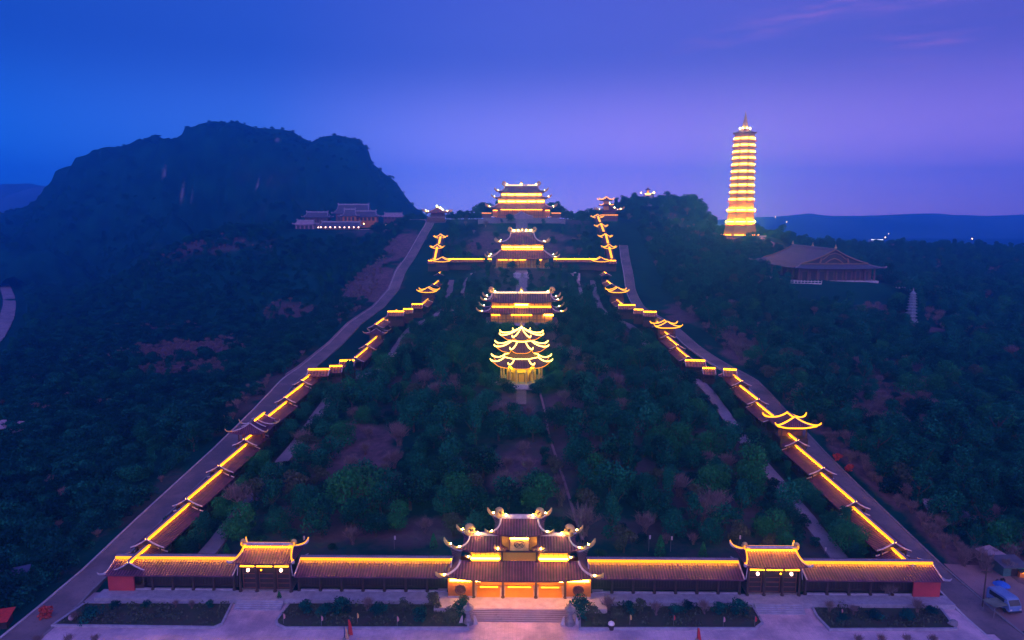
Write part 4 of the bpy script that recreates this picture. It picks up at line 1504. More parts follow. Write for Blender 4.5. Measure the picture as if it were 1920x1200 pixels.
# -- the middle hall with the crossing range
def middle_hall():
    g = thing('temple_hall', 'two-tiered temple hall with swept curved roofs in the middle of the crossing range', 'temple hall', (0.4, 449.0, 38.0))
    MB().box(-18, 18, -10, 11, -9, 0).build('terrace', M['stone'], g)
    lit_wall(g, 16.5, 7.5, 0, 6.5, [(-15.5, -9.5), (-8.5, -3.0), (-2.4, 2.8), (9.8, 12.6)], 4.9, bar='bar_soft', name='ground_wall', th=0.45)
    for x in (-16.5, -6, -2.8, 2.8, 6, 16.5):
        MB().lathe([(0.5, 0), (0.4, 6)], 8, x, -9.0).build('column', M['gilt'], g)
    r = Roof(rect(20.6, 12.5), rect(13.9, 6.4), 5.8, 11.2, 1.3, 1.6, (1.0, 1.0), 1.4)
    r.mesh(ns=14, nr=6).build('lower_roof', M['tile_far'], g)
    dress(r, g, lamp='tip_far', horn=2.6, r=0.34, ridge=False)
    lit_wall(g, 13.5, 6.0, 11.0, 14.8, [(-13.2, -6.0), (-5.3, 5.6), (6.2, 13.2)], 13.0, bar='bar', name='upper_wall', th=0.4)
    MB().box(-13.2, 13.2, -6.75, -6.45, 11.5, 11.9).build('lamp_bar', M['bar_soft'], g)
    r = Roof(rect(14.6, 8.2), rect(7.6, 0.02), 15.0, 22.6, 1.5, 1.5, (2.0, 1.15), 1.6)
    r.mesh(ns=14, nr=8).build('upper_roof', M['tile_far'], g)
    dress(r, g, lamp='tip_far', horn=2.6, finial=1.9, r=0.34)
    for x in (-5.2, -2.6, 0.0, 2.6, 5.2):
        MB().ball((x, -0.95, 23.9), 0.24, 6, 4).build('ridge_lamp', M['tip'], g)
    MB().lathe([(1.1, 23.2), (1.2, 23.9), (0.6, 24.6), (0.05, 25.8)], 8).build('ridge_jewel', M['gilt'], g)
    mm = MB()
    for sx in (-1, 1):
        for k in range(3):
            mm.ball((sx * (2.2 + 2.0 * k), 0, 24.0), 0.75, 8, 5)
    mm.build('ridge_crest', M['gilt'], g)


middle_hall()


# -- the top hall
def top_hall():
    g = thing('temple_hall', 'great three-tiered hall with two bright window rows on the hilltop', 'temple hall', (-0.3, 560.0, 69.6))
    MB().box(-30, 30, -16, 14, -8, 0).build('terrace', M['stone'], g)
    lit_wall(g, 20.5, 10.0, 0, 7.6, [(-16.5, 16.5)], 6.2, bar='bar_soft', name='ground_wall', mat='orange_wall', th=0.35)
    for sx in (-1, 1):
        MB().box(min(sx * 18.6, sx * 22.8), max(sx * 18.6, sx * 22.8), -11.2, -10.4, 1.4, 6.6).build('end_panel', M['orange_wall'], g)
        MB().box(min(sx * 18.9, sx * 22.5), max(sx * 18.9, sx * 22.5), -12.0, -11.75, 5.6, 6.0).build('lamp_bar', M['bar_soft'], g)
    r = Roof(rect(24.5, 14.5), rect(19.2, 9.0), 7.0, 11.0, 1.6, 1.8, (1.2, 1.0))
    r.mesh(ns=14, nr=5).build('lower_roof', M['tile_far'], g)
    dress(r, g, lamp='tip_far', horn=3.0, r=0.42, ridge=False)
    lit_wall(g, 18.6, 8.6, 10.8, 15.2, [(-18.0, -12.6), (-11.4, -5.2), (-4.0, 4.0), (5.2, 11.4), (12.6, 18.0)], 12.6, bar='bar', name='middle_wall', th=0.75)
    r = Roof(rect(20.6, 10.6), rect(17.0, 7.4), 15.0, 17.0, 1.3, 1.6, (1.2, 1.0))
    r.mesh(ns=12, nr=4).build('middle_roof', M['tile_far'], g)
    dress(r, g, lamp='tip_far', horn=2.6, r=0.36, ridge=False)
    lit_wall(g, 16.4, 7.0, 16.8, 20.0, [(-15.4, -12.4), (-11.2, -5.6), (-4.6, 5.4), (6.4, 12.0), (13.2, 15.4)], 18.0, bar='bar', name='upper_wall', th=0.6)
    r = Roof(rect(18.0, 9.2), rect(13.6, 0.02), 19.8, 25.2, 1.5, 1.6, (2.4, 1.1), 1.5)
    r.mesh(ns=12, nr=6).build('upper_roof', M['tile_far'], g)
    dress(r, g, lamp='tip_far', horn=2.8, finial=2.2, r=0.42)
    MB().box(-12.6, 1.2, -1.0, -0.6, 25.6, 26.2).build('ridge_light', M['pale_led'], g)
    MB().box(4.8, 12.6, -1.0, -0.6, 25.6, 26.2).build('ridge_light', M['pale_led'], g)
    MB().lathe([(1.4, 26.2), (1.5, 27.0), (0.8, 28.0), (0.06, 29.4)], 8).build('ridge_jewel', M['gilt'], g)
    MB().ball((0, -2.4, 26.8), 0.3, 6, 4).build('spot_lamp', M['tip'], g)
    # entrance porch with a low gable towards the stairs
    pr = MB()
    pts = [(-9.5, 1.0), (-6.0, 1.7), (-3.0, 3.0), (0, 4.8), (3.0, 3.0), (6.0, 1.7), (9.5, 1.0)]
    for j, y in enumerate((-17.5, -12.0)):
        pr.v += [(x, y, z) for x, z in pts]
    pr.f += [(k, k + 1, k + 8, k + 7) for k in range(6)]
    for k in range(14):
        pr.uv[k] = (pr.v[k][1], pr.v[k][0])
    po = pr.build('porch_roof', M['tile_far'], g)
    MB().tube([(x, -17.6, z + 0.2) for x, z in pts], 0.36, 6).build('porch_verge', M['trim'], po)
    gm = MB()
    gm.v += [(x * 0.97, -17.0, z - 0.2) for x, z in pts] + [(9.2, -17.0, -1), (-9.2, -17.0, -1)]
    gm.f.append(tuple(range(9)))
    gm.build('porch_gable', M['pinkroof'], g)
    for sx in (-1, 1):
        x0, x1 = sorted((sx * 24, sx * 31.5))
        MB().box(x0, x1, -9, -8.7, 3.4, 4.0).build('wing_light', M['led'], g)
        MB().box(x0, x1, -8.6, -5.2, 0, 3.6).build('wing_wall', M['wood_red'], g)
        w = MB()
        w.box(x0 - 0.3, x1 + 0.3, -9.4, -4.6, 4.05, 4.35)
        w.build('wing_roof', M['ridge'], g)
        for k in range(3):
            MB().ball((sx * (20 + 1.6 * k), -15.4, 0.9), 0.28, 6, 4).build('garden_lamp', M['led'], g)


top_hall()


# ================================================================== GATE PAVILIONS AT THE HEADS OF THE CORRIDORS
def head_gate(P, label, tiers, tower):
    g = thing('gate_pavilion', label, 'pavilion', P, 0, 'gate pavilions at the heads of the corridors')
    MB().box(-6.5, 6.5, -5.5, 5.5, -5, 0).build('terrace', M['stone'], g)
    MB().box(-5.0, 5.0, -4.0, 4.0, 0, 6.2).build('wall', M['wood_red'], g)
    r = Roof(rect(8.2, 6.6), [(-0.02, -4.0), (0.02, -4.0), (0.02, 4.0), (-0.02, 4.0)], 5.6, 10.2, 1.3, 1.3, (1.0, 2.2))
    r.mesh(ns=10, nr=6).build('roof', M['tile_far'], g)
    dress(r, g, lamp='tip_far', horn=2.4, r=0.34, ridge=False, lamps=True)
    MB().box(-0.3, 0.3, -4.2, 4.2, 10.1, 10.9).build('ridge', M['trim'], g)
    MB().ball((0, -4.4, 11.4), 0.3, 6, 4).build('spot_lamp', M['tip'], g)
    MB().ball((2.0, -1.5, 10.0), 0.3, 6, 4).build('spot_lamp', M['tip'], g)
    MB().ball((4.2, -2.8, 8.4), 0.3, 6, 4).build('spot_lamp', M['tip'], g)
    if tower:
        MB().box(-4.6, -0.6, -5.4, -1.6, 6.5, 14.0).build('tower_wall', M['amber_wall'], g)
        r = Roof([(x - 2.6, y - 3.5) for x, y in rect(4.4, 4.2)], [(x - 2.6, y - 3.5) for x, y in rect(0.02, 2.0)], 13.6, 16.6, 1.1, 1.1, (1.0, 2.0))
        r.mesh(ns=8, nr=5).build('tower_roof', M['tile_far'], g)
        for i in range(4):
            MB().tube([q + Vector((0, 0, 0.1)) for q in r.hip(i, 7)], 0.3, 6).build('hip_light', M['led_far'], g)
            MB().tube(r.horn(i, 1.6), [0.25, 0.3, 0.3, 0.22, 0.1], 6).build('tip_light', M['led_far'], g)
        r = Roof([(x - 2.6, y - 3.5) for x, y in rect(4.9, 4.6)], [(x - 2.6, y - 3.5) for x, y in rect(2.2, 2.0)], 9.6, 11.2, 1.0, 1.1)
        r.mesh(ns=8, nr=4).build('tower_skirt', M['tile_far'], g)
        for i in (0, 1):
            MB().tube([q + Vector((0, 0, 0.1)) for q in r.hip(i, 7)], 0.26, 6).build('hip_light', M['led_far'], g)
    MB().box(-7.5, 6.5, -7.4, -7.0, 2.2, 2.8).build('wing_light', M['led' if tower else 'ridge'], g)
    MB().box(-7.5, 6.5, -6.9, -5.6, -1, 2.4).build('wing_wall', M['wood_red'], g)


pL = at_x(821, 413, -67)
head_gate(pL, 'dark-gabled gate pavilion with glowing roof tips below the mountain slope', 1, False)
pR = at_x(1141, 409, 70)
head_gate(pR, 'taller two-tiered gate pavilion with glowing tips below the hilltop shrine', 2, True)


# ================================================================== THE TALL PAGODA
def tall_pagoda():
    base = at_x(1387, 441.5, 182)
    g = thing('pagoda', 'very tall glowing pagoda of thirteen storeys with a spire', 'pagoda', base, R(6))
    n, rot = 8, R(0.0)
    MB().lathe([(18, -8), (17, 0.0)], 8, rot=rot).build('terrace', M['stone'], g)
    zs = [0, 9.1, 19.7, 28.2, 34.0, 39.7, 45.3, 50.7, 56.3, 61.7, 66.5, 71.7, 76.7, 82.8]
    rs = [14.2, 12.2, 11.6, 10.9, 10.7, 10.5, 10.3, 10.1, 9.95, 9.8, 9.6, 9.4, 9.2, 9.0]
    for k in range(13):
        z0, z1 = zs[k], zs[k + 1]
        h = z1 - z0
        r0, r1 = (rs[k], rs[k + 1] + 0.2) if k == 0 else (rs[k] - 0.9, rs[k + 1] - 0.7)
        w = MB().lathe([(r0, z0), (r1, z1 + 0.02)], n, rot=rot).build('storey', M['amber_wall'], g)
        if k > 0:
            r = Roof(ngon(rs[k] + 0.9, n, rot), ngon(rs[k] - 0.6, n, rot), z0 - 0.35, z0 + 0.25, 0.4, 0.4)
            r.mesh(ns=6, nr=2, thick=0.25).build('eave', M['orange_wall'], g)
        for q in range(n):
            a = rot + 2 * math.pi * (q + 0.5) / n
            u, v = Vector((math.cos(a), math.sin(a), 0)), Vector((-math.sin(a), math.cos(a), 0))
            ap = math.cos(math.pi / n)
            hw = r0 * math.sin(math.pi / n)
            if u.y > 0.45:
                continue
            if k == 0:
                bz, th, ww, off, mt = z0 + 0.5, 0.5, hw * 0.85, 1.8, 'tower_bar'
            elif k < 3:
                bz, th, ww, off, mt = z0 + h * (0.12 if k == 2 else 0.2), 0.42, hw * 0.93, 1.3, 'tower_bar'
            else:
                bz, th, ww, off, mt = z0 + h * 0.22, 0.62, hw * 0.8, 0.6, 'bar'
            if k == 0:
                mt = 'bar_soft'
            rr = (r0 + (r1 - r0) * (bz - z0) / h) * ap + off
            c = u * rr
            b = MB()
            b.add([c - v * ww + Vector((0, 0, bz)), c + v * ww + Vector((0, 0, bz)), c + v * ww + Vector((0, 0, bz + th)), c - v * ww + Vector((0, 0, bz + th)),
                   c - u * 0.25 - v * ww + Vector((0, 0, bz)), c - u * 0.25 + v * ww + Vector((0, 0, bz)), c - u * 0.25 + v * ww + Vector((0, 0, bz + th)), c - u * 0.25 - v * ww + Vector((0, 0, bz + th))],
                  [(0, 1, 2, 3), (7, 6, 5, 4), (0, 4, 5, 1), (1, 5, 6, 2), (2, 6, 7, 3), (3, 7, 4, 0)])
            b.build('lamp_bar', M[mt], w)
            op = MB()
            rr2 = (r0 + (r1 - r0) * 0.5) * ap
            for s in (-1, 0, 1):
                c2 = u * (rr2 + 0.12) + v * (s * hw * 0.55)
                zz0, zz1 = z0 + h * 0.3, z0 + h * (0.72 if k else 0.5)
                ar = [c2 + v * (0.14 * hw * math.cos(t)) + Vector((0, 0, zz1 + 0.14 * hw * math.sin(t))) for t in np.linspace(0, math.pi, 7)]
                op.tube([c2 + v * 0.14 * hw + Vector((0, 0, zz0))] + ar + [c2 - v * 0.14 * hw + Vector((0, 0, zz0))], 0.1, 4)
            op.build('arch_window', M['gilt'], w)
    r = Roof(ngon(9.7, n, rot), ngon(2.6, n, rot), 82.6, 86.2, 0.8, 0.6, sag=1.6)
    r.mesh(ns=6, nr=5).build('top_roof', M['tile_far'], g)
    sp = MB().lathe([(2.6, 86.0), (2.9, 87.0), (2.3, 88.2), (2.4, 89.2), (1.9, 90.2), (1.95, 91.2), (1.5, 92.2), (1.5, 93.2), (1.1, 94.4), (1.1, 95.2), (0.7, 96.4), (0.7, 97.2), (0.3, 98.4), (0.05, 101.0)], 10).build('spire', M['gilt'], g)
    for q in range(8):
        a = R(-90 + 45 * q)
        if math.sin(a) < 0.5:
            MB().ball((4.3 * math.cos(a), 4.3 * math.sin(a), 86.6), 0.26, 6, 4).build('spire_lamp', M['tip_far'], sp)
    MB().box(6, 14, -19, -17.5, -1.5, 0.4).build('stair_head', M['pale_stone'], g)


tall_pagoda()


# ================================================================== THE BROAD HALL ON THE PAGODA SIDE
def broad_hall():
    g = thing('assembly_hall', 'broad unlit hall with a huge dark roof and a carved gable below the tall pagoda', 'temple hall', (181.3, 430.0, 33.9))
    a, b = 24.6, 37.5
    MB().box(-a + 1, a - 1, -b + 1, b - 1, -6, 0.3).build('terrace', M['pale_stone'], g)
    MB().box(-a + 4, a - 4, -b + 4, b - 4, 0.3, 8.0).build('wall', M['wood_red'], g)
    first = None
    for k in range(9):
        for y in (-b + 2.6,):
            x = -a + 3 + (2 * a - 6) * k / 8
            MB().lathe([(0.6, 0.3), (0.45, 7.6)], 8, x, y).build('column', M['wood_red'], g)
    for k in range(1, 9):
        MB().lathe([(0.6, 0.3), (0.45, 7.6)], 8, -a + 2.8, -b + 2.6 + (2 * b - 6) * k / 8).build('column', M['wood_red'], g)
    d = MB()
    for k in range(8):
        x0 = -a + 4.4 + (2 * a - 9) * k / 8
        d.box(x0, x0 + 0.3, -b + 3.85, -b + 3.998, 0.4, 7.5)
        d.box(x0 + 1.2, x0 + 3.8, -b + 3.85, -b + 3.998, 0.4, 5.2)
    d.build('door_panels', M['wood'], g)
    # lower skirt, then the great gabled roof with its ridge running away from the front
    r = Roof(rect(a, b), rect(a * 0.76, b * 0.80), 7.2, 9.8, 0.8, 1.4)
    r.mesh(ns=12, nr=4).build('lower_roof', M['greyroof'], g)
    dress(r, g, horn=1.0, trim='ridge', r=0.36, ridge=False, lamps=False)
    m = MB()
    hw, y0, y1, z0, z1 = a * 0.78, -b * 0.84, b * 0.84, 9.6, 17.6
    prof = [(-hw, z0), (-hw * 0.66, z0 + 1.9), (-hw * 0.33, z0 + 4.5), (0, z1), (hw * 0.33, z0 + 4.5), (hw * 0.66, z0 + 1.9), (hw, z0)]
    for j, (x, z) in enumerate(prof):
        for k in range(21):
            y = y0 + (y1 - y0) * k / 20
            m.v.append((x, y, z))
            m.uv[len(m.v) - 1] = (y, j * 2)
    for j in range(6):
        for k in range(20):
            q = j * 21 + k
            m.f.append((q, q + 21, q + 22, q + 1))
    m.build('main_roof', M['greyroof'], g)
    MB().box(-0.5, 0.5, y0, y1, z1 - 0.2, z1 + 0.9).build('ridge', M['ridge'], g)
    for y in (y0, y1):
        ga = MB()
        ga.v += [(x, y + (0.7 if y < 0 else -0.7), z - 0.25) for x, z in prof] + [(hw, y + (0.7 if y < 0 else -0.7), z0 - 1.2), (-hw, y + (0.7 if y < 0 else -0.7), z0 - 1.2)]
        ga.f.append(tuple(range(9)) if y > 0 else tuple(reversed(range(9))))
        go = ga.build('gable', M['wood'], g)
        MB().tube([(x, y - 0.1, z + 0.3) for x, z in prof], 0.42, 6).build('gable_trim', M['dull_gold'], go)
        MB().tube([(-hw, y, z0 + 0.1), (hw, y, z0 + 0.1)], 0.34, 6).build('gable_base', M['dull_gold'], go)
        cr = MB()
        yy = y + 0.45
        cr.tube([(-6.5, yy, z0 + 2.6), (-3.5, yy, z0 + 5.2), (0, yy, z0 + 6.2), (3.5, yy, z0 + 5.2), (6.5, yy, z0 + 2.6)], 0.3, 6)
        cr.tube([(-5, yy, z0 + 0.5), (-2.5, yy, z0 + 2.3), (0, yy, z0 + 3.1), (2.5, yy, z0 + 2.3), (5, yy, z0 + 0.5)], 0.34, 6)
        for sx in (-1, 1):
            cr.tube([(sx * 8.2, yy, z0 + 0.6), (sx * 7.4, yy, z0 + 3.2)], 0.55, 6)
        cr.build('gable_carving', M['dull_gold'], go)
    for y in (y0, 0, y1):
        MB().lathe([(0.6, z1 + 0.8), (0.8, z1 + 1.3), (0.4, z1 + 2.0), (0.05, z1 + 3.4)], 8, 0, y).build('ridge_finial', M['gilt'], g)
    return g


broad_hall()


def balustrade(p0, p1, label, h=1.4):
    a, b = Vector((*p0, 0)), Vector((*p1, 0))
    L = (b - a).length
    z = min(gz(*p0), gz(*p1))
    g = thing('stone_balustrade', label, 'balustrade', (a.x, a.y, z), math.atan2(b.y - a.y, b.x - a.x), 'pale balustrades around the broad hall')
    dz = 0.3
    MB().box(0, L, -0.2, 0.2, -2, dz + 0.25).build('plinth', M['white'], g)
    MB().box(0, L, -0.14, 0.14, dz + h - 0.3, dz + h).build('rail', M['white'], g)
    n = max(2, int(L / 1.8))
    for k in range(n + 1):
        x = L * k / n
        MB().lathe([(0.2, dz + 0.2), (0.2, dz + h), (0.28, dz + h + 0.1), (0.05, dz + h + 0.5)], 6, x, 0).build('post', M['white'], g)


balustrade((150, 391), (170, 388), 'white stone balustrade in front of the broad hall, at its near corner')
balustrade((149, 392), (147, 424), 'white stone balustrade running along the flank of the broad hall')
balustrade((208, 390), (223, 392), 'white stone balustrade beside the broad hall, towards the slender stone pagoda')
balustrade((140, 404), (134, 422), 'outer white balustrade on the corridor side of the broad hall')


# ================================================================== SLENDER STONE PAGODA
def stone_pagoda():
    b = at_x(1707.6, 602, 199.6)
    g = thing('stone_pagoda', 'slender grey stone pagoda of nine tiers standing among the trees', 'pagoda', b)
    MB().lathe([(3.6, -3), (3.4, 0), (2.9, 0.1), (2.9, 1.2)], 8, rot=R(22.5)).build('base', M['blue_stone'], g)
    z = 1.2
    for k in range(9):
        r = 2.5 - 0.13 * k
        h = 1.75 - 0.07 * k
        MB().lathe([(r * 0.8, z), (r * 0.78, z + h * 0.66), (r * 1.16, z + h * 0.72), (r * 1.2, z + h * 0.82), (r * 0.78, z + h)], 8, rot=R(22.5)).build('tier', M['blue_stone'], g)
        z += h
    MB().lathe([(1.3, z), (0.7, z + 0.7), (0.35, z + 1.0), (0.4, z + 1.4), (0.04, z + 2.8)], 8).build('spire', M['blue_stone'], g)


stone_pagoda()


# ================================================================== HILLTOP SHRINE
def hilltop_shrine():
    p = at_x(1214.5, 366, 118)
    g = thing('hilltop_shrine', 'small lit shrine with two lamps on the crest of the wooded hill', 'shrine', p)
    MB().box(-4, 4, -3, 3, -14, 0).box(-2.8, 2.8, -2, 2, 0, 0.9).build('terrace', M['pale_stone'], g)
    MB().lathe([(1.9, 0.9), (1.7, 1.6), (1.3, 2.2), (1.25, 4.8), (1.5, 5.1)], 8).build('body', M['amber_wall'], g)
    r = Roof(ngon(2.5, 8, R(22.5)), ngon(0.2, 8, R(22.5)), 5.0, 7.0, 0.4, 0.3)
    r.mesh(ns=4, nr=3).build('roof', M['tile_far'], g)
    MB().lathe([(0.25, 6.9), (0.4, 7.3), (0.05, 8.4)], 8).build('finial', M['gilt'], g)
    MB().box(-2.5, 2.5, -2.6, -2.3, 1.0, 1.3).build('lamp_bar', M['bar'], g)
    for x, r_ in ((-6.2, 0.35), (5.6, 0.75)):
        MB().tube([(x, 0, -3), (x, 0, 1.8)], 0.12, 6).build('lamp_post', M['stone'], g)
        MB().ball((x, -0.2, 2.3), r_, 8, 6).build('lamp_globe', M['bar'], g)


hilltop_shrine()


# ================================================================== OLD TEMPLE BELOW THE MOUNTAIN
def plain_roof_building(name, label, cat, x, y, z, a, b, h, rise, wall, roof, extra=None, group=None, ridge_frac=0.8, trim='kerb'):
    g = thing(name, label, cat, (x, y, z), 0, group)
    MB().box(-a * 0.86, a * 0.86, -b * 0.8, b * 0.8, -6, h).build('wall', M[wall], g)
    r = Roof(rect(a, b), rect(a * ridge_frac, 0.02), h - 0.4, h + rise, 0.5, 0.5, (2.4, 1.0))
    r.mesh(ns=10, nr=4).build('roof', M[roof], g)
    dress(r, g, horn=0.9, finial=0.8, r=0.3, lamps=False, trim=trim, fin_mat=trim)
    d = MB()
    n = max(2, int(a / 2))
    for k in range(n):
        cx = -a * 0.8 + a * 1.6 * (k + 0.5) / n
        d.box(cx - a * 0.5 / n, cx + a * 0.5 / n, -b * 0.8 - 0.12, -b * 0.8 - 0.002, 0.1, h * 0.75)
    d.build('shutter_row', M['wood'], g)
    if extra:
        extra(g)
    return g


OT = 'old temple halls below the mountain'
p = at_y(664, 413, 634)
plain_roof_building('old_temple', 'big-roofed old temple hall under the mountain, tallest of its group', 'temple hall', p.x, p.y, p.z, 17.5, 8, 6.5, 7.5, 'wood_red', 'greyroof', group=OT)
p = at_y(676, 414, 612)
plain_roof_building('old_temple', 'long low front wing of the old temple with a reddish lit wall', 'temple hall', p.x, p.y, p.z, 17.5, 5, 4.0, 4.2, 'orange_wall', 'greyroof', group=OT)
p = at_y(657, 414, 602)
plain_roof_building('old_temple', 'small pale-edged porch hall in front of the old temple', 'temple hall', p.x, p.y, p.z, 6.2, 4, 4.4, 5.2, 'orange_wall', 'greyroof', group=OT, ridge_frac=0.75)
p = at_y(574, 431, 588)
plain_roof_building('old_temple', 'low pinkish outer building at the far corner of the old temple', 'temple hall', p.x, p.y, p.z, 9.0, 5, 5.0, 2.6, 'pinkroof', 'pinkroof', group=OT)
p = at_y(596, 416, 630)
plain_roof_building('old_temple', 'dim side hall stepping down the slope beside the old temple', 'temple hall', p.x, p.y, p.z, 12, 6, 4.5, 4.0, 'wood_red', 'greyroof', group=OT)
p = at_y(738, 411, 640)
plain_roof_building('old_temple', 'pale-roofed low hall beside the old temple, towards the corridor', 'temple hall', p.x, p.y, p.z, 10, 5, 2.6, 2.4, 'wood_red', 'pinkroof', group=OT)


p = at_y(640, 431, 586)
lh = plain_roof_building('lantern_hall', 'long low hall with a row of pinkish lanterns under its eaves', 'temple hall', p.x, p.y, p.z, 17.5, 4.6, 3.2, 3.2, 'wood_red', 'greyroof', ridge_frac=0.93)
for k in range(9):
    MB().ball((-16 + 4.0 * k, -5.1, 2.3), 0.55, 8, 6).build('lantern', M['lantern'], lh)


def lamp_post(p, label, h=5.0, r=0.45, mat='far_lamp', group='distant street lamps'):
    g = thing('street_lamp', label, 'street lamp', (p.x, p.y, p.z - h), 0, group)
    MB().tube([(0, 0, -2), (0, 0, h - r)], 0.12, 6).build('post', M['stone'], g)
    MB().ball((0, 0, h), r, 8, 6).build('globe', M[mat], g)


lamp_post(at_y(597, 426.5, 586), 'pinkish lamp at the outer end of the lantern hall', 3, 0.5, 'lantern')
lamp_post(at_y(682, 419.5, 584), 'bright lamp at the corridor end of the lantern hall', 5, 0.5)
lamp_post(at_y(724, 421, 584), 'warm lamp standing apart from the lantern hall', 4, 0.45)
lamp_post(at_y(1660, 445, 1500), 'warm lamp beside the long white lit shed beyond the woods', 8, 1.3)
lamp_post(at_y(1666, 438, 1700), 'small lamp far behind the long white lit shed', 8, 0.9)
lamp_post(at_y(1823, 447.5, 640), 'warm lamp on the wooded crest of the pagoda side', 6, 0.45)
lamp_post(at_y(1454, 407, 1500), 'faint lamp on the hazy plain beyond the tall pagoda, higher of two', 8, 0.8)
lamp_post(at_y(1475, 416, 1400), 'faint lamp on the hazy plain beyond the tall pagoda, lower of two', 8, 1.1)
p = at_y(1642, 451, 1480)
ws = thing('lit_shed', 'long white lit shed beyond the wooded crest', 'shed', p)
MB().box(-13, 13, -5, 5, -10, 3).build('wall', M['white'], ws)
MB().box(-13, 13, -5.6, -5.2, 1.6, 2.6).build('strip_lamp', M['white_lamp'], ws)
MB().box(-14, 14, -6.2, 6.2, 3.0, 3.5).build('roof', M['greyroof'], ws)

# curved pale stair heads at the foot of the middle hall
for px, lb in ((970, 'pale curved stair wall below the middle hall, nearer the mountain'), (989, 'pale curved stair wall below the middle hall, nearer the tall pagoda')):
    q = at_y(px, 518, 418)
    t = thing('stair_wall', lb, 'stair wall', (q.x, q.y, q.z - 0.6), 0, 'pale stair walls')
    m = MB()
    m.lathe([(2.4, -2), (2.4, 2.0), (2.1, 2.6), (1.2, 3.0), (0.1, 3.1)], 14)
    m.build('wall', M['pale_stone'], t)
    MB().lathe([(2.5, 2.0), (2.55, 2.3), (2.3, 2.4)], 14).build('coping', M['trim'], t)
for px, lb in ((892, 'small white arch at the head of the mountain-side garden path'), (1078, 'small white arch at the head of the pagoda-side garden path')):
    q = at_y(px, 519, 425)
    t = thing('garden_arch', lb, 'arch', (q.x, q.y, q.z), 0, 'small garden arches')
    MB().box(-3.2, -0.9, -0.5, 0.5, -2.5, 2.2).box(0.9, 3.2, -0.5, 0.5, -2.5, 2.2).build('pier', M['pale_stone'], t)
    MB().tube([(1.2 * math.cos(a), 0, 1.6 + 1.0 * math.sin(a)) for a in np.linspace(0, math.pi, 9)], 0.4, 6).build('arch', M['white'], t)

# rows of planters and a pale terrace edge along the hilltop
tm = MB()
tm.box(-34, 34, 536.5, 538, 60, 68.4)
tag(tm.build('terrace_wall', M['stone']), 'long grey retaining wall below the hilltop hall', 'wall')
stt = MB()
for k in range(26):
    stt.box(-4.5, 4.5, 514 + 0.85 * k, 537, 54.0 + 0.56 * k - 4, 54.0 + 0.56 * (k + 1))
tag(stt.build('hill_stairs', M['stone']), 'broad grey stairs climbing to the hilltop hall', 'stairs')


# ================================================================== VEGETATION
def leaf_mesh(name, pts, nrm, size, tone, mat, aspect=1.0):
    """many small bent leaf sprays: two triangles each, turned every way about the crown's surface"""
    n = len(pts)
    rnd = nrng.normal(size=(n, 3))
    nn = nrm * 0.9 + rnd * 0.75
    nn /= np.linalg.norm(nn, axis=1, keepdims=True) + 1e-9
    t = np.cross(nn, nrng.normal(size=(n, 3)))
    t /= np.linalg.norm(t, axis=1, keepdims=True) + 1e-9
    b = np.cross(nn, t)
    s = (size * nrng.uniform(0.6, 1.35, n))[:, None]
    bend = nn * s * nrng.uniform(-0.35, 0.35, (n, 1))
    v = np.empty((n, 4, 3))
    v[:, 0] = pts - t * s * aspect
    v[:, 1] = pts - b * s * nrng.uniform(0.5, 1.0, (n, 1)) + bend
    v[:, 2] = pts + t * s * aspect * nrng.uniform(0.7, 1.2, (n, 1))
    v[:, 3] = pts + b * s * nrng.uniform(0.5, 1.0, (n, 1)) + bend
    me = bpy.data.meshes.new(name)
    me.vertices.add(n * 4)
    me.vertices.foreach_set('co', v.reshape(-1))
    base = np.arange(n)[:, None] * 4
    tri = np.concatenate([base + np.array([[0, 1, 2]]), base + np.array([[0, 2, 3]])], 1).reshape(-1)
    me.loops.add(len(tri))
    me.loops.foreach_set('vertex_index', tri.astype(np.int32))
    me.polygons.add(len(tri) // 3)
    me.polygons.foreach_set('loop_start', np.arange(0, len(tri), 3, dtype=np.int32))
    me.polygons.foreach_set('loop_total', np.full(len(tri) // 3, 3, dtype=np.int32))
    me.update()
    at = me.attributes.new('tone', 'FLOAT', 'POINT')
    at.data.foreach_set('value', np.repeat(tone, 4).astype(np.float32))
    me.materials.append(mat)
    return me


def crown_mesh(name, mat, H, Rr, lobes, n, leaf, base=0.25, squash=0.8):
    cs = []
    for k in range(lobes):
        a = nrng.uniform(0, 2 * math.pi)
        q = nrng.uniform(0, 1) ** 0.6
        zz = nrng.uniform(base, 0.82)
        rad = Rr * (1 - abs(zz - 0.5) * 0.9) * q * 0.75
        cs.append((rad * math.cos(a), rad * math.sin(a), H * zz, Rr * nrng.uniform(0.34, 0.56), nrng.random()))
    cs.append((0, 0, H * 0.74, Rr * 0.55, nrng.random()))
    cs = np.array(cs)
    w = cs[:, 3] ** 2
    pick = nrng.choice(len(cs), n, p=w / w.sum())
    d = nrng.normal(size=(n, 3))
    d[:, 2] = np.abs(d[:, 2]) * np.where(nrng.random(n) < 0.72, 1, -1)
    d /= np.linalg.norm(d, axis=1, keepdims=True)
    rr = cs[pick, 3] * nrng.uniform(0.62, 1.08, n)
    p = cs[pick, :3] + d * rr[:, None] * np.array([1, 1, squash])
    p[:, 2] = np.clip(p[:, 2], H * 0.06, H)
    tone = np.clip(cs[pick, 4] * 0.8 + nrng.normal(0, 0.16, n), 0, 1)
    return leaf_mesh(name, p, d, leaf, tone, mat)


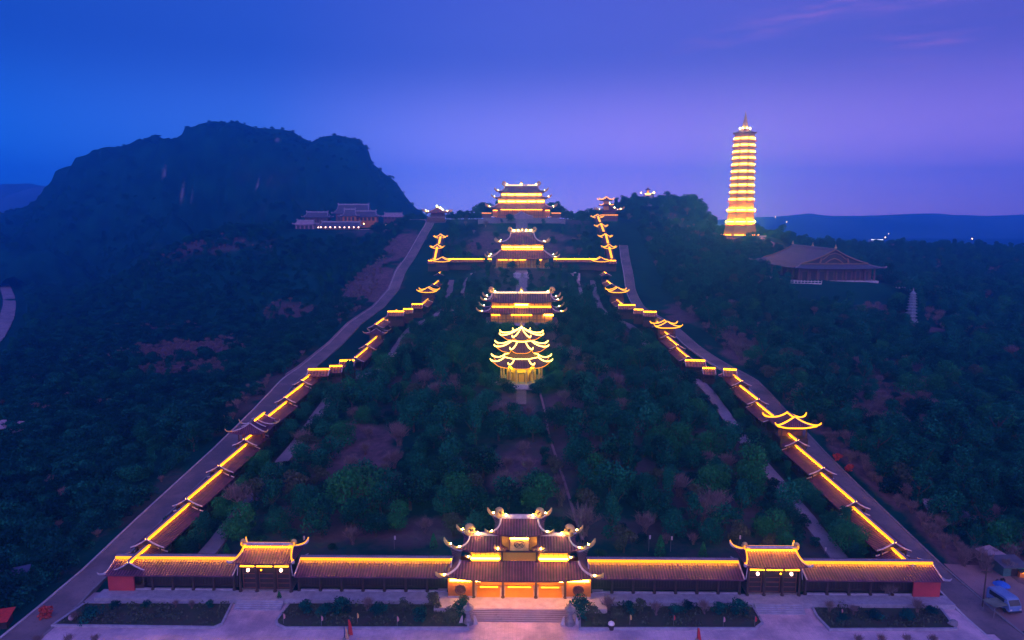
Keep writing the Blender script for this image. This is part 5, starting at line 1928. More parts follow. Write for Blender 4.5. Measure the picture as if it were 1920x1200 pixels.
def cone_mesh(name, mat, H, Rr, n, leaf):
    z = nrng.random(n) ** 0.75
    a = nrng.uniform(0, 2 * math.pi, n)
    r = Rr * (1 - z) ** 0.8 * nrng.uniform(0.7, 1.05, n) * (0.55 + 0.45 * np.minimum(1, z * 6))
    p = np.stack([r * np.cos(a), r * np.sin(a), H * (0.05 + 0.95 * z)], 1)
    d = np.stack([np.cos(a), np.sin(a), np.full(n, 0.4)], 1)
    return leaf_mesh(name, p, d, leaf, nrng.random(n), mat)


def twig_mesh(name, mat, H, Rr, n):
    """a leafless bush or tree: fine branching twigs fanned upwards"""
    V, F, T = [], [], []

    def stick(p, q, w, tone):
        d = (q - p).normalized()
        s = d.cross(Vector(nrng.normal(size=3))).normalized()
        s2 = d.cross(s)
        o = len(V)
        for u in (s, -0.5 * s + 0.87 * s2, -0.5 * s - 0.87 * s2):
            V.append(tuple(p + u * w))
        V.append(tuple(q))
        F.extend([(o, o + 1, o + 3), (o + 1, o + 2, o + 3), (o + 2, o, o + 3)])
        T.extend([tone] * 4)
    for k in range(n):
        a = nrng.uniform(0, 2 * math.pi)
        sp_ = nrng.uniform(0.1, 1.0)
        p0 = Vector((nrng.normal() * 0.12 * Rr, nrng.normal() * 0.12 * Rr, 0))
        p1 = Vector((math.cos(a) * Rr * sp_ * 0.6, math.sin(a) * Rr * sp_ * 0.6, H * nrng.uniform(0.35, 0.6)))
        tone = nrng.random()
        stick(p0, p1 * 1.05, 0.09, tone)
        for m in range(5):
            q = p1 + Vector((nrng.normal() * 0.30 * Rr, nrng.normal() * 0.30 * Rr, H * nrng.uniform(0.1, 0.42)))
            stick(p1, q, 0.075, tone)
            for mm in range(3):
                stick(p1.lerp(q, nrng.uniform(0.4, 1)), q + Vector((nrng.normal() * 0.16 * Rr, nrng.normal() * 0.16 * Rr, H * nrng.uniform(0.0, 0.2))), 0.05, tone)
    me = bpy.data.meshes.new(name)
    me.from_pydata(V, [], F)
    at = me.attributes.new('tone', 'FLOAT', 'POINT')
    at.data.foreach_set('value', np.array(T, dtype=np.float32))
    me.materials.append(mat)
    return me


def trunk_mesh(name, H, r):
    mb = MB()
    mb.tube([(0, 0, -0.8), (0.1, 0.05, H * 0.3), (0.05, 0.1, H * 0.62)], [r * 1.4, r, r * 0.5], 7)
    for k in range(5):
        a = k * 1.31
        mb.tube([(0.08, 0.05, H * (0.26 + 0.06 * k)), (math.cos(a) * H * 0.17, math.sin(a) * H * 0.17, H * (0.48 + 0.05 * k)), (math.cos(a) * H * 0.26, math.sin(a) * H * 0.26, H * (0.62 + 0.05 * k))],
                [r * 0.55, r * 0.35, r * 0.1], 5)
    me = bpy.data.meshes.new(name)
    me.from_pydata(mb.v, [], mb.f)
    me.materials.append(M['bark'])
    return me


# kinds of tree: crown meshes (two or three of each), trunk, adjective for the label
KIND = {
    'broad': ([crown_mesh('crown', M['leaf_dark'], 9.0, 5.0, 15, 2300, 0.27) for k in range(2)] + [crown_mesh('crown', M['leaf_dark'], 9.6, 5.2, 8, 1300, 0.30, 0.3)], trunk_mesh('trunk', 9.0, 0.30), 'broadleaf_tree', 'tree', 'dark green round-crowned tree'),
    'tall': ([crown_mesh('crown', M['leaf_dark'], 11.5, 4.2, 13, 2100, 0.27, 0.2, 1.1), crown_mesh('crown', M['leaf_dark'], 12.5, 3.1, 9, 1300, 0.29, 0.12, 1.3)], trunk_mesh('trunk', 11.5, 0.28), 'broadleaf_tree', 'tree', 'tall dark green tree'),
    'bright': ([crown_mesh('crown', M['leaf_green'], 9.5, 5.6, 16, 2500, 0.27, 0.2) for k in range(2)], trunk_mesh('trunk', 9.5, 0.32), 'broadleaf_tree', 'tree', 'fresher green bushy tree'),
    'olive': ([crown_mesh('crown', M['leaf_olive'], 7.0, 3.4, 10, 800, 0.30, 0.3) for k in range(2)], trunk_mesh('trunk', 7.0, 0.22), 'olive_tree', 'tree', 'thin olive-grey tree'),
    'dry': ([twig_mesh('crown', M['twig'], 6.2, 3.4, 30) for k in range(2)], trunk_mesh('trunk', 4.0, 0.2), 'bare_tree', 'tree', 'leafless brownish tree'),
    'cone': ([cone_mesh('crown', M['leaf_green'], 5.0, 1.5, 420, 0.24)], trunk_mesh('trunk', 5.0, 0.14), 'cone_tree', 'tree', 'small pointed evergreen'),
    'shrub': ([crown_mesh('crown', M['scrub'], 3.4, 2.7, 9, 800, 0.21, 0.12, 0.7) for k in range(3)], trunk_mesh('trunk', 2.6, 0.12), 'shrub', 'shrub', 'low dark shrub'),
}
for k in KIND.values():
    for i, me in enumerate(k[0]):
        me.name = 'crown'

# ---- where things may not grow
BLOCK = [(-84, 84, 100, 131.5), (-13, 13, 219, 245), (-19, 19, 291, 321), (-21, 21, 434, 462), (-33, 33, 541, 577), (-5, 5, 205, 225), (150, 214, 364, 474), (160, 206, 532, 590),
         (-5.5, 5.5, 510, 545), (-78, -58, 530, 556), (62, 80, 545, 575), (-62, 62, 430, 455), (191, 208, 322, 353), (-190, -124, 528, 650), (-205, -176, 553, 600), (108, 128, 640, 664),
         (84, 126, 106, 128), (-120, -84, 104, 112)]


def blocked(x, y, m=0.0):
    for a, b, c, d in BLOCK:
        if a - m < x < b + m and c - m < y < d + m:
            return True
    w = float(halfw(y))
    if 122 < y < 545 and w - 4.4 - m * 0.4 < abs(x) < w + 5.0 + m * 0.5:
        return True
    if 240 < y < 270 and 57 - m < abs(x) < 80 + m:
        return True
    if 325 < y < 375 and 49 - m < abs(x) < 70 + m:
        return True
    return False


def in_view(x, y, z, mx=60, my=60):
    px, py = to_pix((x, y, z))
    return -mx < px < 1920 + mx and 150 < py < 1200 + my


PLANTS = []          # x, y, z, kind, variant, scale, rotation


def put(x, y, kind, s=1.0, z=None):
    z = gz(x, y) - 0.15 if z is None else z
    PLANTS.append((x, y, z, kind, rng.randrange(len(KIND[kind][0])), s * rng.uniform(0.88, 1.12), rng.uniform(0, 6.283)))


# individual trees read from the photograph: pixel of the crown's middle, depth plane, kind, scale
for px, py, Y, kind, s in ((660, 960, 150, 'bright', 1.12), (770, 965, 152, 'broad', 1.15), (570, 985, 146, 'broad', 0.8), (850, 985, 141, 'olive', 0.95), (1095, 975, 142, 'dry', 1.15),
                           (1170, 1018, 135.5, 'olive', 0.75), (1238, 1030, 134, 'cone', 0.95), (1318, 1035, 134, 'cone', 0.72), (1440, 1020, 136, 'olive', 0.7), (1470, 1018, 137, 'bright', 0.5),
                           (450, 985, 152, 'dry', 1.1), (480, 975, 155, 'olive', 1.0), (425, 1038, 133, 'cone', 0.75), (490, 1020, 135, 'cone', 0.6), (300, 1030, 133, 'cone', 0.6), (345, 1025, 134, 'bright', 0.45),
                           (1600, 1010, 137, 'bright', 0.62), (1585, 985, 143, 'tall', 0.6), (1340, 930, 150, 'dry', 1.2), (1320, 975, 147, 'dry', 1.1), (1390, 950, 150, 'tall', 0.85), (945, 905, 160, 'dry', 0.8),
                           (1230, 900, 162, 'olive', 0.9), (640, 800, 190, 'bright', 0.8), (875, 760, 212, 'bright', 0.55), (1650, 690, 300, 'bright', 0.95), (1560, 700, 300, 'broad', 1.1), (1610, 660, 320, 'broad', 1.1),
                           (1690, 740, 280, 'bright', 0.8), (1620, 745, 275, 'bright', 0.7), (1440, 830, 190, 'olive', 0.7), (1270, 840, 182, 'bright', 0.6), (1160, 850, 180, 'bright', 0.5)):
    q = at_y(px, py, Y)
    put(q.x, Y, kind, s)
# evenly spaced clipped bushes along the mountain-side road
for px, py in ((233, 1031), (279, 978), (314, 942), (352, 914), (383, 880), (414, 858), (438, 828), (492, 768), (520, 748)):
    q = at_z(px, py + 8, gz(-80.6, 150) if py > 900 else 7.0)
    y = at_x(px, py + 6, -80.2).y
    put(-80.0, y, 'shrub', 0.62)

for px, Y, kind, s in ((926, 221.5, 'broad', 0.68), (946, 220.8, 'olive', 0.62), (952, 219, 'shrub', 1.1), (1006, 219, 'shrub', 1.15), (1012, 220.8, 'broad', 0.55), (1030, 221.5, 'broad', 0.7), (908, 224, 'bright', 0.62), (1046, 224, 'bright', 0.6), (890, 232, 'olive', 0.9), (1066, 234, 'olive', 0.9),
                       (930, 246, 'bright', 0.7), (1030, 246, 'bright', 0.75), (912, 252, 'broad', 0.8), (1050, 252, 'broad', 0.85), (925, 290, 'broad', 0.55), (940, 289, 'shrub', 1.3), (1016, 289, 'broad', 0.5), (1034, 289.5, 'broad', 0.55), (1050, 292, 'shrub', 1.2), (905, 291, 'broad', 0.6)):
    q = at_y(px, 690, Y)
    put(q.x, Y, kind, s)
cell = {}


def spaced(x, y, r):
    i, j = int(x // 6), int(y // 6)
    for a in (-1, 0, 1):
        for b in (-1, 0, 1):
            for (xx, yy, rr) in cell.get((i + a, j + b), ()):
                if (xx - x) ** 2 + (yy - y) ** 2 < (0.5 * (r + rr)) ** 2:
                    return False
    cell.setdefault((i, j), []).append((x, y, r))
    return True


for p in PLANTS:
    spaced(p[0], p[1], 5.5)


def soil_at(x, y):
    return float(soil_mask(np.array([x]), np.array([y]))[0])


_ways = {}
for wx, wy, hw in _all_way:
    _ways.setdefault((int(wx // 10), int(wy // 10)), []).append((wx, wy, hw + (7 if wx < -250 else 0)))


def near_way(x, y, m):
    i, j = int(x // 10), int(y // 10)
    for a in (-1, 0, 1):
        for b in (-1, 0, 1):
            for wx, wy, hw in _ways.get((i + a, j + b), ()):
                if math.hypot(wx - x, wy - y) < hw + m:
                    return True
    return False


# a hedge of trees between each corridor and its inner lane
for sd in (-1, 1):
    y = 133.0
    while y < 440:
        w = float(halfw(y))
        x = sd * (w - 5.6 + rng.uniform(-0.3, 0.5))
        if not (238 < y < 270 or 322 < y < 375) and rng.random() < 0.86:
            put(x, y, rng.choice(['broad', 'broad', 'tall', 'bright', 'shrub']), rng.uniform(0.40, 0.62))
            spaced(x, y, 3.0)
        y += rng.uniform(3.0, 4.6)
# courtyard woods
tries = 0
while tries < 5200:
    tries += 1
    y = 132 + 210 * rng.random() ** 0.9
    w = float(halfw(y)) - 7.5
    x = rng.uniform(-w, w)
    if blocked(x, y, 1.5) or near_way(x, y, 1.6):
        continue
    s = soil_at(x, y)
    front = y < 139
    if s > 0.35 and rng.random() < s * 1.0:
        if rng.random() < 0.25 and spaced(x, y, 4.5):
            put(x, y, 'dry', rng.uniform(0.4, 0.8))
        continue
    if front:
        if rng.random() < 0.25 and spaced(x, y, 4.0):
            put(x, y, rng.choice(['cone', 'shrub', 'olive', 'dry', 'shrub']), rng.uniform(0.45, 0.7))
        continue
    u = rng.random()
    kind = 'broad' if u < 0.46 else 'tall' if u < 0.66 else 'bright' if u < 0.73 else 'olive' if u < 0.84 else 'dry' if u < 0.89 else 'shrub'
    sc = rng.uniform(0.68, 1.08) * (0.88 if y < 150 else 1.0)
    if spaced(x, y, 6.6 * sc if kind not in ('shrub', 'dry') else 4.5):
        put(x, y, kind, sc)
# strips beside the stairs and the upper terraces
tries = 0
while tries < 1500:
    tries += 1
    y = rng.uniform(342, 540)
    w = float(halfw(y)) - 5
    x = rng.uniform(-w, w)
    if blocked(x, y, 1.0) or near_way(x, y, 1.2):
        continue
    if y > 462 and abs(x) < 36:
        if rng.random() > 0.10:
            continue
    if spaced(x, y, 5.6):
        u = rng.random()
        put(x, y, 'broad' if u < 0.5 else 'tall' if u < 0.7 else 'shrub' if u < 0.9 else 'dry', rng.uniform(0.45, 0.8))
# hilltop woods around the great hall
for k in range(900):
    x, y = rng.uniform(-75, 72), rng.uniform(548, 640)
    if blocked(x, y, 2.0) or (abs(x) < 30 and y < 575):
        continue
    if spaced(x, y, 6.0):
        big = 1.15 if 12 < abs(x) < 32 and y > 577 else 0.62
        put(x, y, rng.choice(['broad', 'tall', 'broad', 'olive']), big * rng.uniform(0.85, 1.1))
for px, Y, s in ((893, 582, 1.25), (905, 584, 1.5), (918, 586, 1.6), (1032, 586, 1.55), (1044, 584, 1.4), (1053, 582, 1.1), (862, 580, 0.9), (876, 582, 0.85), (1072, 582, 0.8), (1100, 582, 0.75), (1086, 584, 0.8)):
    q = at_y(px, 400, Y)
    put(q.x, Y, 'broad', s)
n_court = len(PLANTS)

# the pagoda side's wooded slope
tries = 0
while tries < 34000:
    tries += 1
    y = 112 + 700 * rng.random() ** 1.25
    x = rng.uniform(90, 90 + y * 0.85)
    z = gz(x, y)
    if not in_view(x, y, z + 4) or blocked(x, y, 1.0) or near_way(x, y, 2.0):
        continue
    s = soil_at(x, y)
    if s > 0.3 and rng.random() < s:
        if rng.random() < 0.95 and spaced(x, y, 2.3):
            put(x, y, 'dry', rng.uniform(0.3, 0.62))
        continue
    u = rng.random()
    lush = fbm(np.array([x / 70.0]), np.array([y / 70.0]), 3)[0]
    if u < 0.10:
        kind, sc, r = 'shrub', rng.uniform(0.8, 1.5), 4
    elif u < 0.13:
        kind, sc, r = 'dry', rng.uniform(0.5, 0.9), 4
    else:
        kind = 'broad' if u < 0.62 else 'tall' if u < 0.86 else 'bright' if u < 0.92 else 'olive'
        sc = rng.uniform(0.55, 1.1) * (0.7 + 0.6 * lush)
        r = 5.2 * sc
    if spaced(x, y, r):
        put(x, y, kind, sc)
# undergrowth that fills the gaps between the trees
tries = 0
while tries < 30000:
    tries += 1
    if tries % 3:
        y = 114 + 520 * rng.random() ** 1.3
        x = rng.uniform(92, 92 + y * 0.85)
    else:
        y = 138 + 205 * rng.random()
        w = float(halfw(y)) - 7
        x = rng.uniform(-w, w)
    z = gz(x, y)
    if not in_view(x, y, z + 2) or blocked(x, y, 0.6) or near_way(x, y, 1.4):
        continue
    s = soil_at(x, y)
    if s > 0.3 and rng.random() < 0.4 + s:
        continue
    if spaced(x, y, 2.6):
        put(x, y, 'shrub' if rng.random() < 0.9 else 'dry', rng.uniform(0.4, 0.95) if rng.random() < 0.9 else 0.4)
# the mountain side's scrub
tries = 0
while tries < 30000:
    tries += 1
    y = 112 + 620 * rng.random() ** 1.35
    x = -92 - rng.random() * (y * 0.85)
    z = gz(x, y)
    if not in_view(x, y, z + 2) or blocked(x, y, 0.5) or near_way(x, y, 1.8):
        continue
    s = soil_at(x, y)
    if s > 0.3 and rng.random() < s * 1.05:
        if rng.random() < 0.95 and spaced(x, y, 2.3):
            put(x, y, 'dry', rng.uniform(0.25, 0.5))
        continue
    lush = fbm(np.array([x / 45.0 + 9]), np.array([y / 45.0]), 3)[0]
    u = rng.random()
    if lush > 0.56 and u < 0.5 or y > 420 and u < 0.35:
        kind, sc, r = ('broad' if u < 0.3 else 'tall'), rng.uniform(0.35, 0.72), 4.6
    elif u < 0.03:
        kind, sc, r = 'dry', rng.uniform(0.25, 0.5), 3.4
    else:
        kind, sc, r = 'shrub', rng.uniform(0.7, 1.6), 3.6
    if spaced(x, y, r):
        put(x, y, kind, sc)
# low scrub along the mountain's crest
for k in range(900):
    x, y = rng.uniform(-760, -125), rng.uniform(886, 934)
    z = mountain_z(x, y)
    if z > gz(x, y) + 8 and in_view(x, y, z + 2) and spaced(x, y, 4.2):
        put(x, y, 'shrub', rng.uniform(0.7, 1.5), z - 1.8)
# the mountain's own cover, the hill crest and the far wood
tries = 0
while tries < 14000:
    tries += 1
    x, y = rng.uniform(-800, -110), rng.uniform(690, 846)
    z = mountain_z(x, y)
    if z < gz(x, y) - 1 or not in_view(x, y, z + 3):
        continue
    i = int((x - mxs[0]) / 4.0)
    j = int(np.argmin(np.abs(mys - y)))
    if rockm[j, i] > 0.25:
        continue
    if spaced(x, y, 7.5):
        put(x, y, rng.choice(['broad', 'tall', 'broad', 'shrub']), rng.uniform(0.55, 1.0) if y < 905 else rng.uniform(0.4, 0.7), z - (1.0 if y < 900 else 3.4))
tries = 0
while tries < 2500:
    tries += 1
    x, y = rng.uniform(55, 190), rng.uniform(585, 700)
    if blocked(x, y, 1):
        continue
    if spaced(x, y, 6.0):
        put(x, y, rng.choice(['broad', 'tall', 'broad']), rng.uniform(0.7, 1.1))

# ---- the largest in the picture become objects; the rest is one woodland
score = []
for i, p in enumerate(PLANTS):
    me = KIND[p[3]][0][p[4]]
    h = {'broad': 9, 'tall': 11.5, 'bright': 9.5, 'olive': 7, 'dry': 6, 'cone': 5, 'shrub': 3.4}[p[3]] * p[5]
    dist = math.sqrt(p[0] ** 2 + p[1] ** 2 + (p[2] - 71) ** 2)
    vis = in_view(p[0], p[1], p[2] + h * 0.5, 0, 10)
    score.append((h / dist * (1.0 if vis else 0.0) * (1.25 if i < 42 else 1.0), i))
score.sort(reverse=True)
SOLO = [i for s, i in score[:282]]
_have = {(PLANTS[i][3], PLANTS[i][4]) for i in SOLO}
for s, i in score[282:]:                  # every crown shape is seen on at least one single plant
    if (PLANTS[i][3], PLANTS[i][4]) not in _have and s > 0:
        _have.add((PLANTS[i][3], PLANTS[i][4]))
        SOLO.append(i)
solo_set = set(SOLO)


def where(x, y):
    """a label's words for the place of a plant, told by things one can find in the picture"""
    ax = abs(x)
    nm = 'mountain-side' if x < 0 else 'pagoda-side'
    w = float(halfw(y))
    if ax > w:
        ref = min(SECTION_REF[-1 if x < 0 else 1], key=lambda r: abs(r[0] - y))[1]
        far_ = 'beyond the road by' if ax - w < 30 else 'out past' if ax - w < 60 else 'well out past'
        return '%s the %s section of the %s corridor' % (far_, ref, nm)
    if y < 141:
        spot = 'main gate' if ax < 16 else 'long %s gallery' % nm if ax < 43 else '%s gatehouse' % nm if ax < 55 else '%s end gallery' % nm
        return 'close behind the %s' % spot
    ref = min(SECTION_REF[-1 if x < 0 else 1], key=lambda r: abs(r[0] - y))[1]
    q = ax / w
    if q < 0.16:
        return 'on the axis, level with the %s %s corridor section' % (ref, nm)
    return '%s the %s section of the %s corridor' % ('inside' if q > 0.62 else 'between axis and', ref, nm)


labels = {}
for i in SOLO:
    p = PLANTS[i]
    adj = KIND[p[3]][4]
    labels.setdefault('%s %s' % (adj, where(p[0], p[1])), []).append(i)
final = {}
for lb, ids in labels.items():
    if len(ids) == 1:
        final[ids[0]] = lb
        continue
    ids.sort(key=lambda i: PLANTS[i][1])
    for k, i in enumerate(ids):
        pre = ['nearest', 'second', 'third', 'fourth', 'fifth', 'sixth', 'seventh', 'eighth', 'ninth', 'tenth', 'eleventh', 'twelfth'][min(k, 11)]
        if k == len(ids) - 1 and k > 0:
            pre = 'farthest'
        final[i] = '%s %s' % (pre, lb)
GROUPN = {'broad': 'trees of the temple woods', 'tall': 'trees of the temple woods', 'bright': 'trees of the temple woods', 'olive': 'trees of the temple woods', 'dry': 'leafless trees', 'cone': 'pointed evergreens', 'shrub': 'shrubs'}
PROTO = {}
for i in SOLO:
    x, y, z, kind, var, sc, rot = PLANTS[i]
    meshes, trunk, nm, cat, adj = KIND[kind]
    t = thing(nm, final[i], cat, (x, y, z), rot, GROUPN[kind])
    t.scale = (sc, sc, sc)
    c = link('crown', meshes[var], t)
    PROTO.setdefault((kind, var), c)
    if kind != 'shrub':
        link('trunk', trunk, t)
for kind, k in KIND.items():
    for var, me in enumerate(k[0]):
        if (kind, var) not in PROTO:
            PROTO[(kind, var)] = None

# ---- woodland: one object that scatters the same crowns over points
rest = [p for i, p in enumerate(PLANTS) if i not in solo_set]
keys = [k for k, o in PROTO.items() if o is not None]
rest = [p for p in rest if (p[3], p[4]) in keys]
me = bpy.data.meshes.new('woodland')
me.from_pydata([(p[0], p[1], p[2]) for p in rest], [], [])
a = me.attributes.new('kind_no', 'INT', 'POINT')
a.data.foreach_set('value', [keys.index((p[3], p[4])) for p in rest])
a = me.attributes.new('size', 'FLOAT', 'POINT')
a.data.foreach_set('value', [p[5] for p in rest])
a = me.attributes.new('turn', 'FLOAT', 'POINT')
a.data.foreach_set('value', [p[6] for p in rest])
wl = link('woodland', me)
tag(wl, kind='stuff')
ng = bpy.data.node_groups.new('woodland', 'GeometryNodeTree')
ng.interface.new_socket('Geometry', in_out='INPUT', socket_type='NodeSocketGeometry')
ng.interface.new_socket('Geometry', in_out='OUTPUT', socket_type='NodeSocketGeometry')
N = ng.nodes.new
gi, go = N('NodeGroupInput'), N('NodeGroupOutput')
m2p = N('GeometryNodeMeshToPoints')
ng.links.new(gi.outputs[0], m2p.inputs['Mesh'])
join = N('GeometryNodeJoinGeometry')


def named(n, t):
    q = N('GeometryNodeInputNamedAttribute')
    q.data_type = t
    q.inputs['Name'].default_value = n
    return q.outputs['Attribute']


kn, sz_, tn = named('kind_no', 'INT'), named('size', 'FLOAT'), named('turn', 'FLOAT')
cx = N('ShaderNodeCombineXYZ')
ng.links.new(tn, cx.inputs[2])
e2r = N('FunctionNodeEulerToRotation')
ng.links.new(cx.outputs[0], e2r.inputs[0])
for idx, key in enumerate(keys):
    cmp = N('FunctionNodeCompare')
    cmp.data_type = 'INT'
    cmp.operation = 'EQUAL'
    ng.links.new(kn, cmp.inputs[2])
    cmp.inputs[3].default_value = idx
    oi = N('GeometryNodeObjectInfo')
    oi.transform_space = 'ORIGINAL'
    oi.inputs['Object'].default_value = PROTO[key]
    oi.inputs['As Instance'].default_value = True
    iop = N('GeometryNodeInstanceOnPoints')
    ng.links.new(m2p.outputs[0], iop.inputs['Points'])
    ng.links.new(cmp.outputs[0], iop.inputs['Selection'])
    ng.links.new(oi.outputs['Geometry'], iop.inputs['Instance'])
    ng.links.new(e2r.outputs[0], iop.inputs['Rotation'])
    ng.links.new(sz_, iop.inputs['Scale'])
    ng.links.new(iop.outputs[0], join.inputs[0])
ng.links.new(join.outputs[0], go.inputs[0])
mod = wl.modifiers.new('woodland', 'NODES')
mod.node_group = ng
print('PLANTS', len(PLANTS), 'court', n_court, 'rest', len(rest))


# ================================================================== GARDEN BEDS
def bed(pts, label):
    """a planted bed inside a raised stone kerb; pts counter-clockwise"""
    cx = sum(p[0] for p in pts) / len(pts)
    cy = sum(p[1] for p in pts) / len(pts)
    g = thing('garden_bed', label, 'garden bed', (cx, cy, -1.0), 0, 'garden beds before the wall')
    P = [Vector((p[0] - cx, p[1] - cy, 0)) for p in pts]
    n = len(P)
    inn = []
    for i in range(n):
        d0, d1 = (P[i] - P[i - 1]).normalized(), (P[(i + 1) % n] - P[i]).normalized()
        n0, n1 = Vector((-d0.y, d0.x, 0)), Vector((-d1.y, d1.x, 0))
        bis = (n0 + n1).normalized()
        inn.append(P[i] + bis * 0.38 / max(0.4, bis.dot(n0)))
    k = MB()
    k.v = [(p.x, p.y, 0.004) for p in P] + [(p.x, p.y, 0.42) for p in P] + [(p.x, p.y, 0.42) for p in inn] + [(p.x, p.y, 0.1) for p in inn]
    for i in range(n):
        j = (i + 1) % n
        for s in range(3):
            k.f.append((s * n + i, s * n + j, s * n + n + j, s * n + n + i))
    k.build('kerb', M['kerb'], g)
    s = MB()
    s.v = [(p.x, p.y, 0.25) for p in inn]
    s.f = [tuple(range(n))]
    s.build('lawn', M['lawn'], g)
    return pts


M['lawn'] = plain('dark_lawn', (0.022, 0.040, 0.018), (0.050, 0.036, 0.024), 0.35, 0.95, bump=0.4)
def bpix(*pp):
    return [tuple(at_z(x, y, -0.7).xy) for x, y in pp]


B1 = bed(bpix((95, 1173), (400, 1177), (418, 1170), (438, 1129), (160, 1129)), 'dry-grass garden bed at the mountain-side end of the front wall')
B2 = bed(bpix((533, 1178), (880, 1178), (880, 1129), (542, 1129), (516, 1163), (518, 1171)), 'shrubby garden bed between the gate steps and the mountain-side gatehouse steps')
B3 = bed(bpix((1085, 1179), (1418, 1179), (1432, 1168), (1410, 1130), (1085, 1130)), 'shrubby garden bed between the gate steps and the pagoda-side gatehouse steps')
B4 = bed(bpix((1555, 1181), (1796, 1180), (1759, 1132), (1518, 1131), (1530, 1155)), 'garden bed at the tall pagoda end of the front wall')


gpts = []
for bp_ in (B1, B2, B3, B4):
    xs_, ys_ = [p[0] for p in bp_], [p[1] for p in bp_]
    for k in range(2600):
        x, y = rng.uniform(min(xs_), max(xs_)), rng.uniform(min(ys_), max(ys_))
        ins = False
        for i in range(len(bp_)):
            (xa, ya), (xb, yb) = bp_[i], bp_[i - 1]
            if (ya > y) != (yb > y) and x < (xb - xa) * (y - ya) / (yb - ya) + xa:
                ins = not ins
        edge = min(abs((bp_[i][0] - bp_[i - 1][0]) * (bp_[i - 1][1] - y) - (bp_[i - 1][0] - x) * (bp_[i][1] - bp_[i - 1][1])) / math.hypot(bp_[i][0] - bp_[i - 1][0], bp_[i][1] - bp_[i - 1][1]) for i in range(len(bp_)))
        dens = float(fbm(np.array([x / 2.2]), np.array([y / 2.2]), 3)[0])
        if ins and edge > 0.55 and rng.random() < (dens - 0.34) * 4:
            gpts.append((x, y, -0.72 + rng.random() * max(0.08, (dens - 0.36) * 2.6)))
gp_ = np.array(gpts)
tag(link('ground_cover', leaf_mesh('ground_cover', gp_, np.tile([0, 0, 1.0], (len(gp_), 1)), 0.2, nrng.random(len(gp_)), M['leaf_olive'])), kind='stuff')


def bush(x, y, z, kind, s, label, group=None):
    meshes, trunk, nm, cat, adj = KIND[kind]
    t = thing('bed_' + nm if kind != 'cone' else 'cone_tree', label, cat, (x, y, z), rng.uniform(0, 6.28), group)
    t.scale = (s, s, s)
    link('crown', meshes[rng.randrange(len(meshes))], t)
    if kind != 'shrub':
        link('trunk', trunk, t)
    return t


NUM = ['first', 'second', 'third', 'fourth', 'fifth', 'sixth', 'seventh', 'eighth', 'ninth', 'tenth', 'eleventh', 'twelfth']
for bedp, nm, plants in ((B1, 'mountain-side end bed', [(172, 1163, 'shrub', 0.8), (215, 1138, 'shrub', 0.45), (330, 1136, 'dry', 0.22), (360, 1138, 'dry', 0.25), (140, 1160, 'dry', 0.25), (395, 1136, 'shrub', 0.4), (275, 1136, 'shrub', 0.42)]),
                         (B2, 'mountain-side shrub bed', [(524, 1125, 'cone', 0.42), (640, 1148, 'shrub', 0.85), (575, 1145, 'shrub', 0.65), (690, 1142, 'dry', 0.4), (710, 1150, 'shrub', 0.7), (755, 1145, 'olive', 0.36), (790, 1160, 'shrub', 0.7), (815, 1140, 'olive', 0.5),
                                                   (845, 1165, 'olive', 0.4), (862, 1150, 'shrub', 0.8), (870, 1135, 'olive', 0.34), (608, 1150, 'shrub', 0.6)]),
                         (B3, 'pagoda-side shrub bed', [(1090, 1150, 'shrub', 0.95), (1110, 1160, 'olive', 0.42), (1140, 1142, 'dry', 0.45), (1155, 1162, 'olive', 0.35), (1180, 1145, 'shrub', 0.6), (1200, 1148, 'olive', 0.42), (1230, 1150, 'dry', 0.4), (1265, 1150, 'shrub', 0.6),
                                                   (1290, 1146, 'shrub', 0.62), (1320, 1148, 'dry', 0.42), (1385, 1150, 'shrub', 0.8), (1350, 1148, 'shrub', 0.6)]),
                         (B4, 'pagoda-side end bed', [(1555, 1145, 'dry', 0.35), (1600, 1150, 'dry', 0.3), (1665, 1120, 'dry', 0.5), (1640, 1160, 'shrub', 0.6), (1700, 1160, 'shrub', 0.65), (1720, 1145, 'dry', 0.4), (1580, 1165, 'shrub', 0.5), (1745, 1150, 'shrub', 0.5)])):
    cnt = {}
    tot = {}
    for q in plants:
        tot[q[2]] = tot.get(q[2], 0) + 1
    for px, py, kind, s in sorted(plants, key=lambda q: q[0] * (1 if nm.startswith('mount') or 'mountain' in nm else -1)):
        cnt[kind] = cnt.get(kind, 0) + 1
        p = at_z(px, py + 3, -0.8)
        adj = {'shrub': 'rounded dark shrub', 'dry': 'leafless twiggy shrub', 'olive': 'olive-grey bushy shrub', 'cone': 'small clipped cone shrub'}[kind]
        side_word = 'from the mountain side' if 'mountain' in nm else 'from the far end'
        lb = '%s %s in the %s' % (NUM[cnt[kind] - 1] if tot[kind] > 1 else 'lone', adj, nm)
        if tot[kind] > 1:
            lb += ' from the outer end'
        bush(p.x, p.y, -0.75, kind, s, lb, 'shrubs in the garden beds')


for px, lb in ((72, 'leafless shrub at the bottom edge of the plaza, nearest the mountain-side road'), (130, 'leafless shrub at the plaza edge, second from the mountain-side road'), (178, 'leafless shrub at the plaza edge, third from the mountain-side road'),
               (1608, 'leafless shrub at the plaza edge below the pagoda-side end bed, inner one'), (1652, 'leafless shrub at the plaza edge below the pagoda-side end bed, second'), (1700, 'leafless shrub at the plaza edge below the pagoda-side end bed, third'),
               (1748, 'leafless shrub at the plaza edge below the pagoda-side end bed, outer one')):
    p = at_z(px, 1209, -1.0)
    bush(p.x, p.y, -1.0, 'dry', 0.3, lb, 'leafless shrubs at the plaza edge')


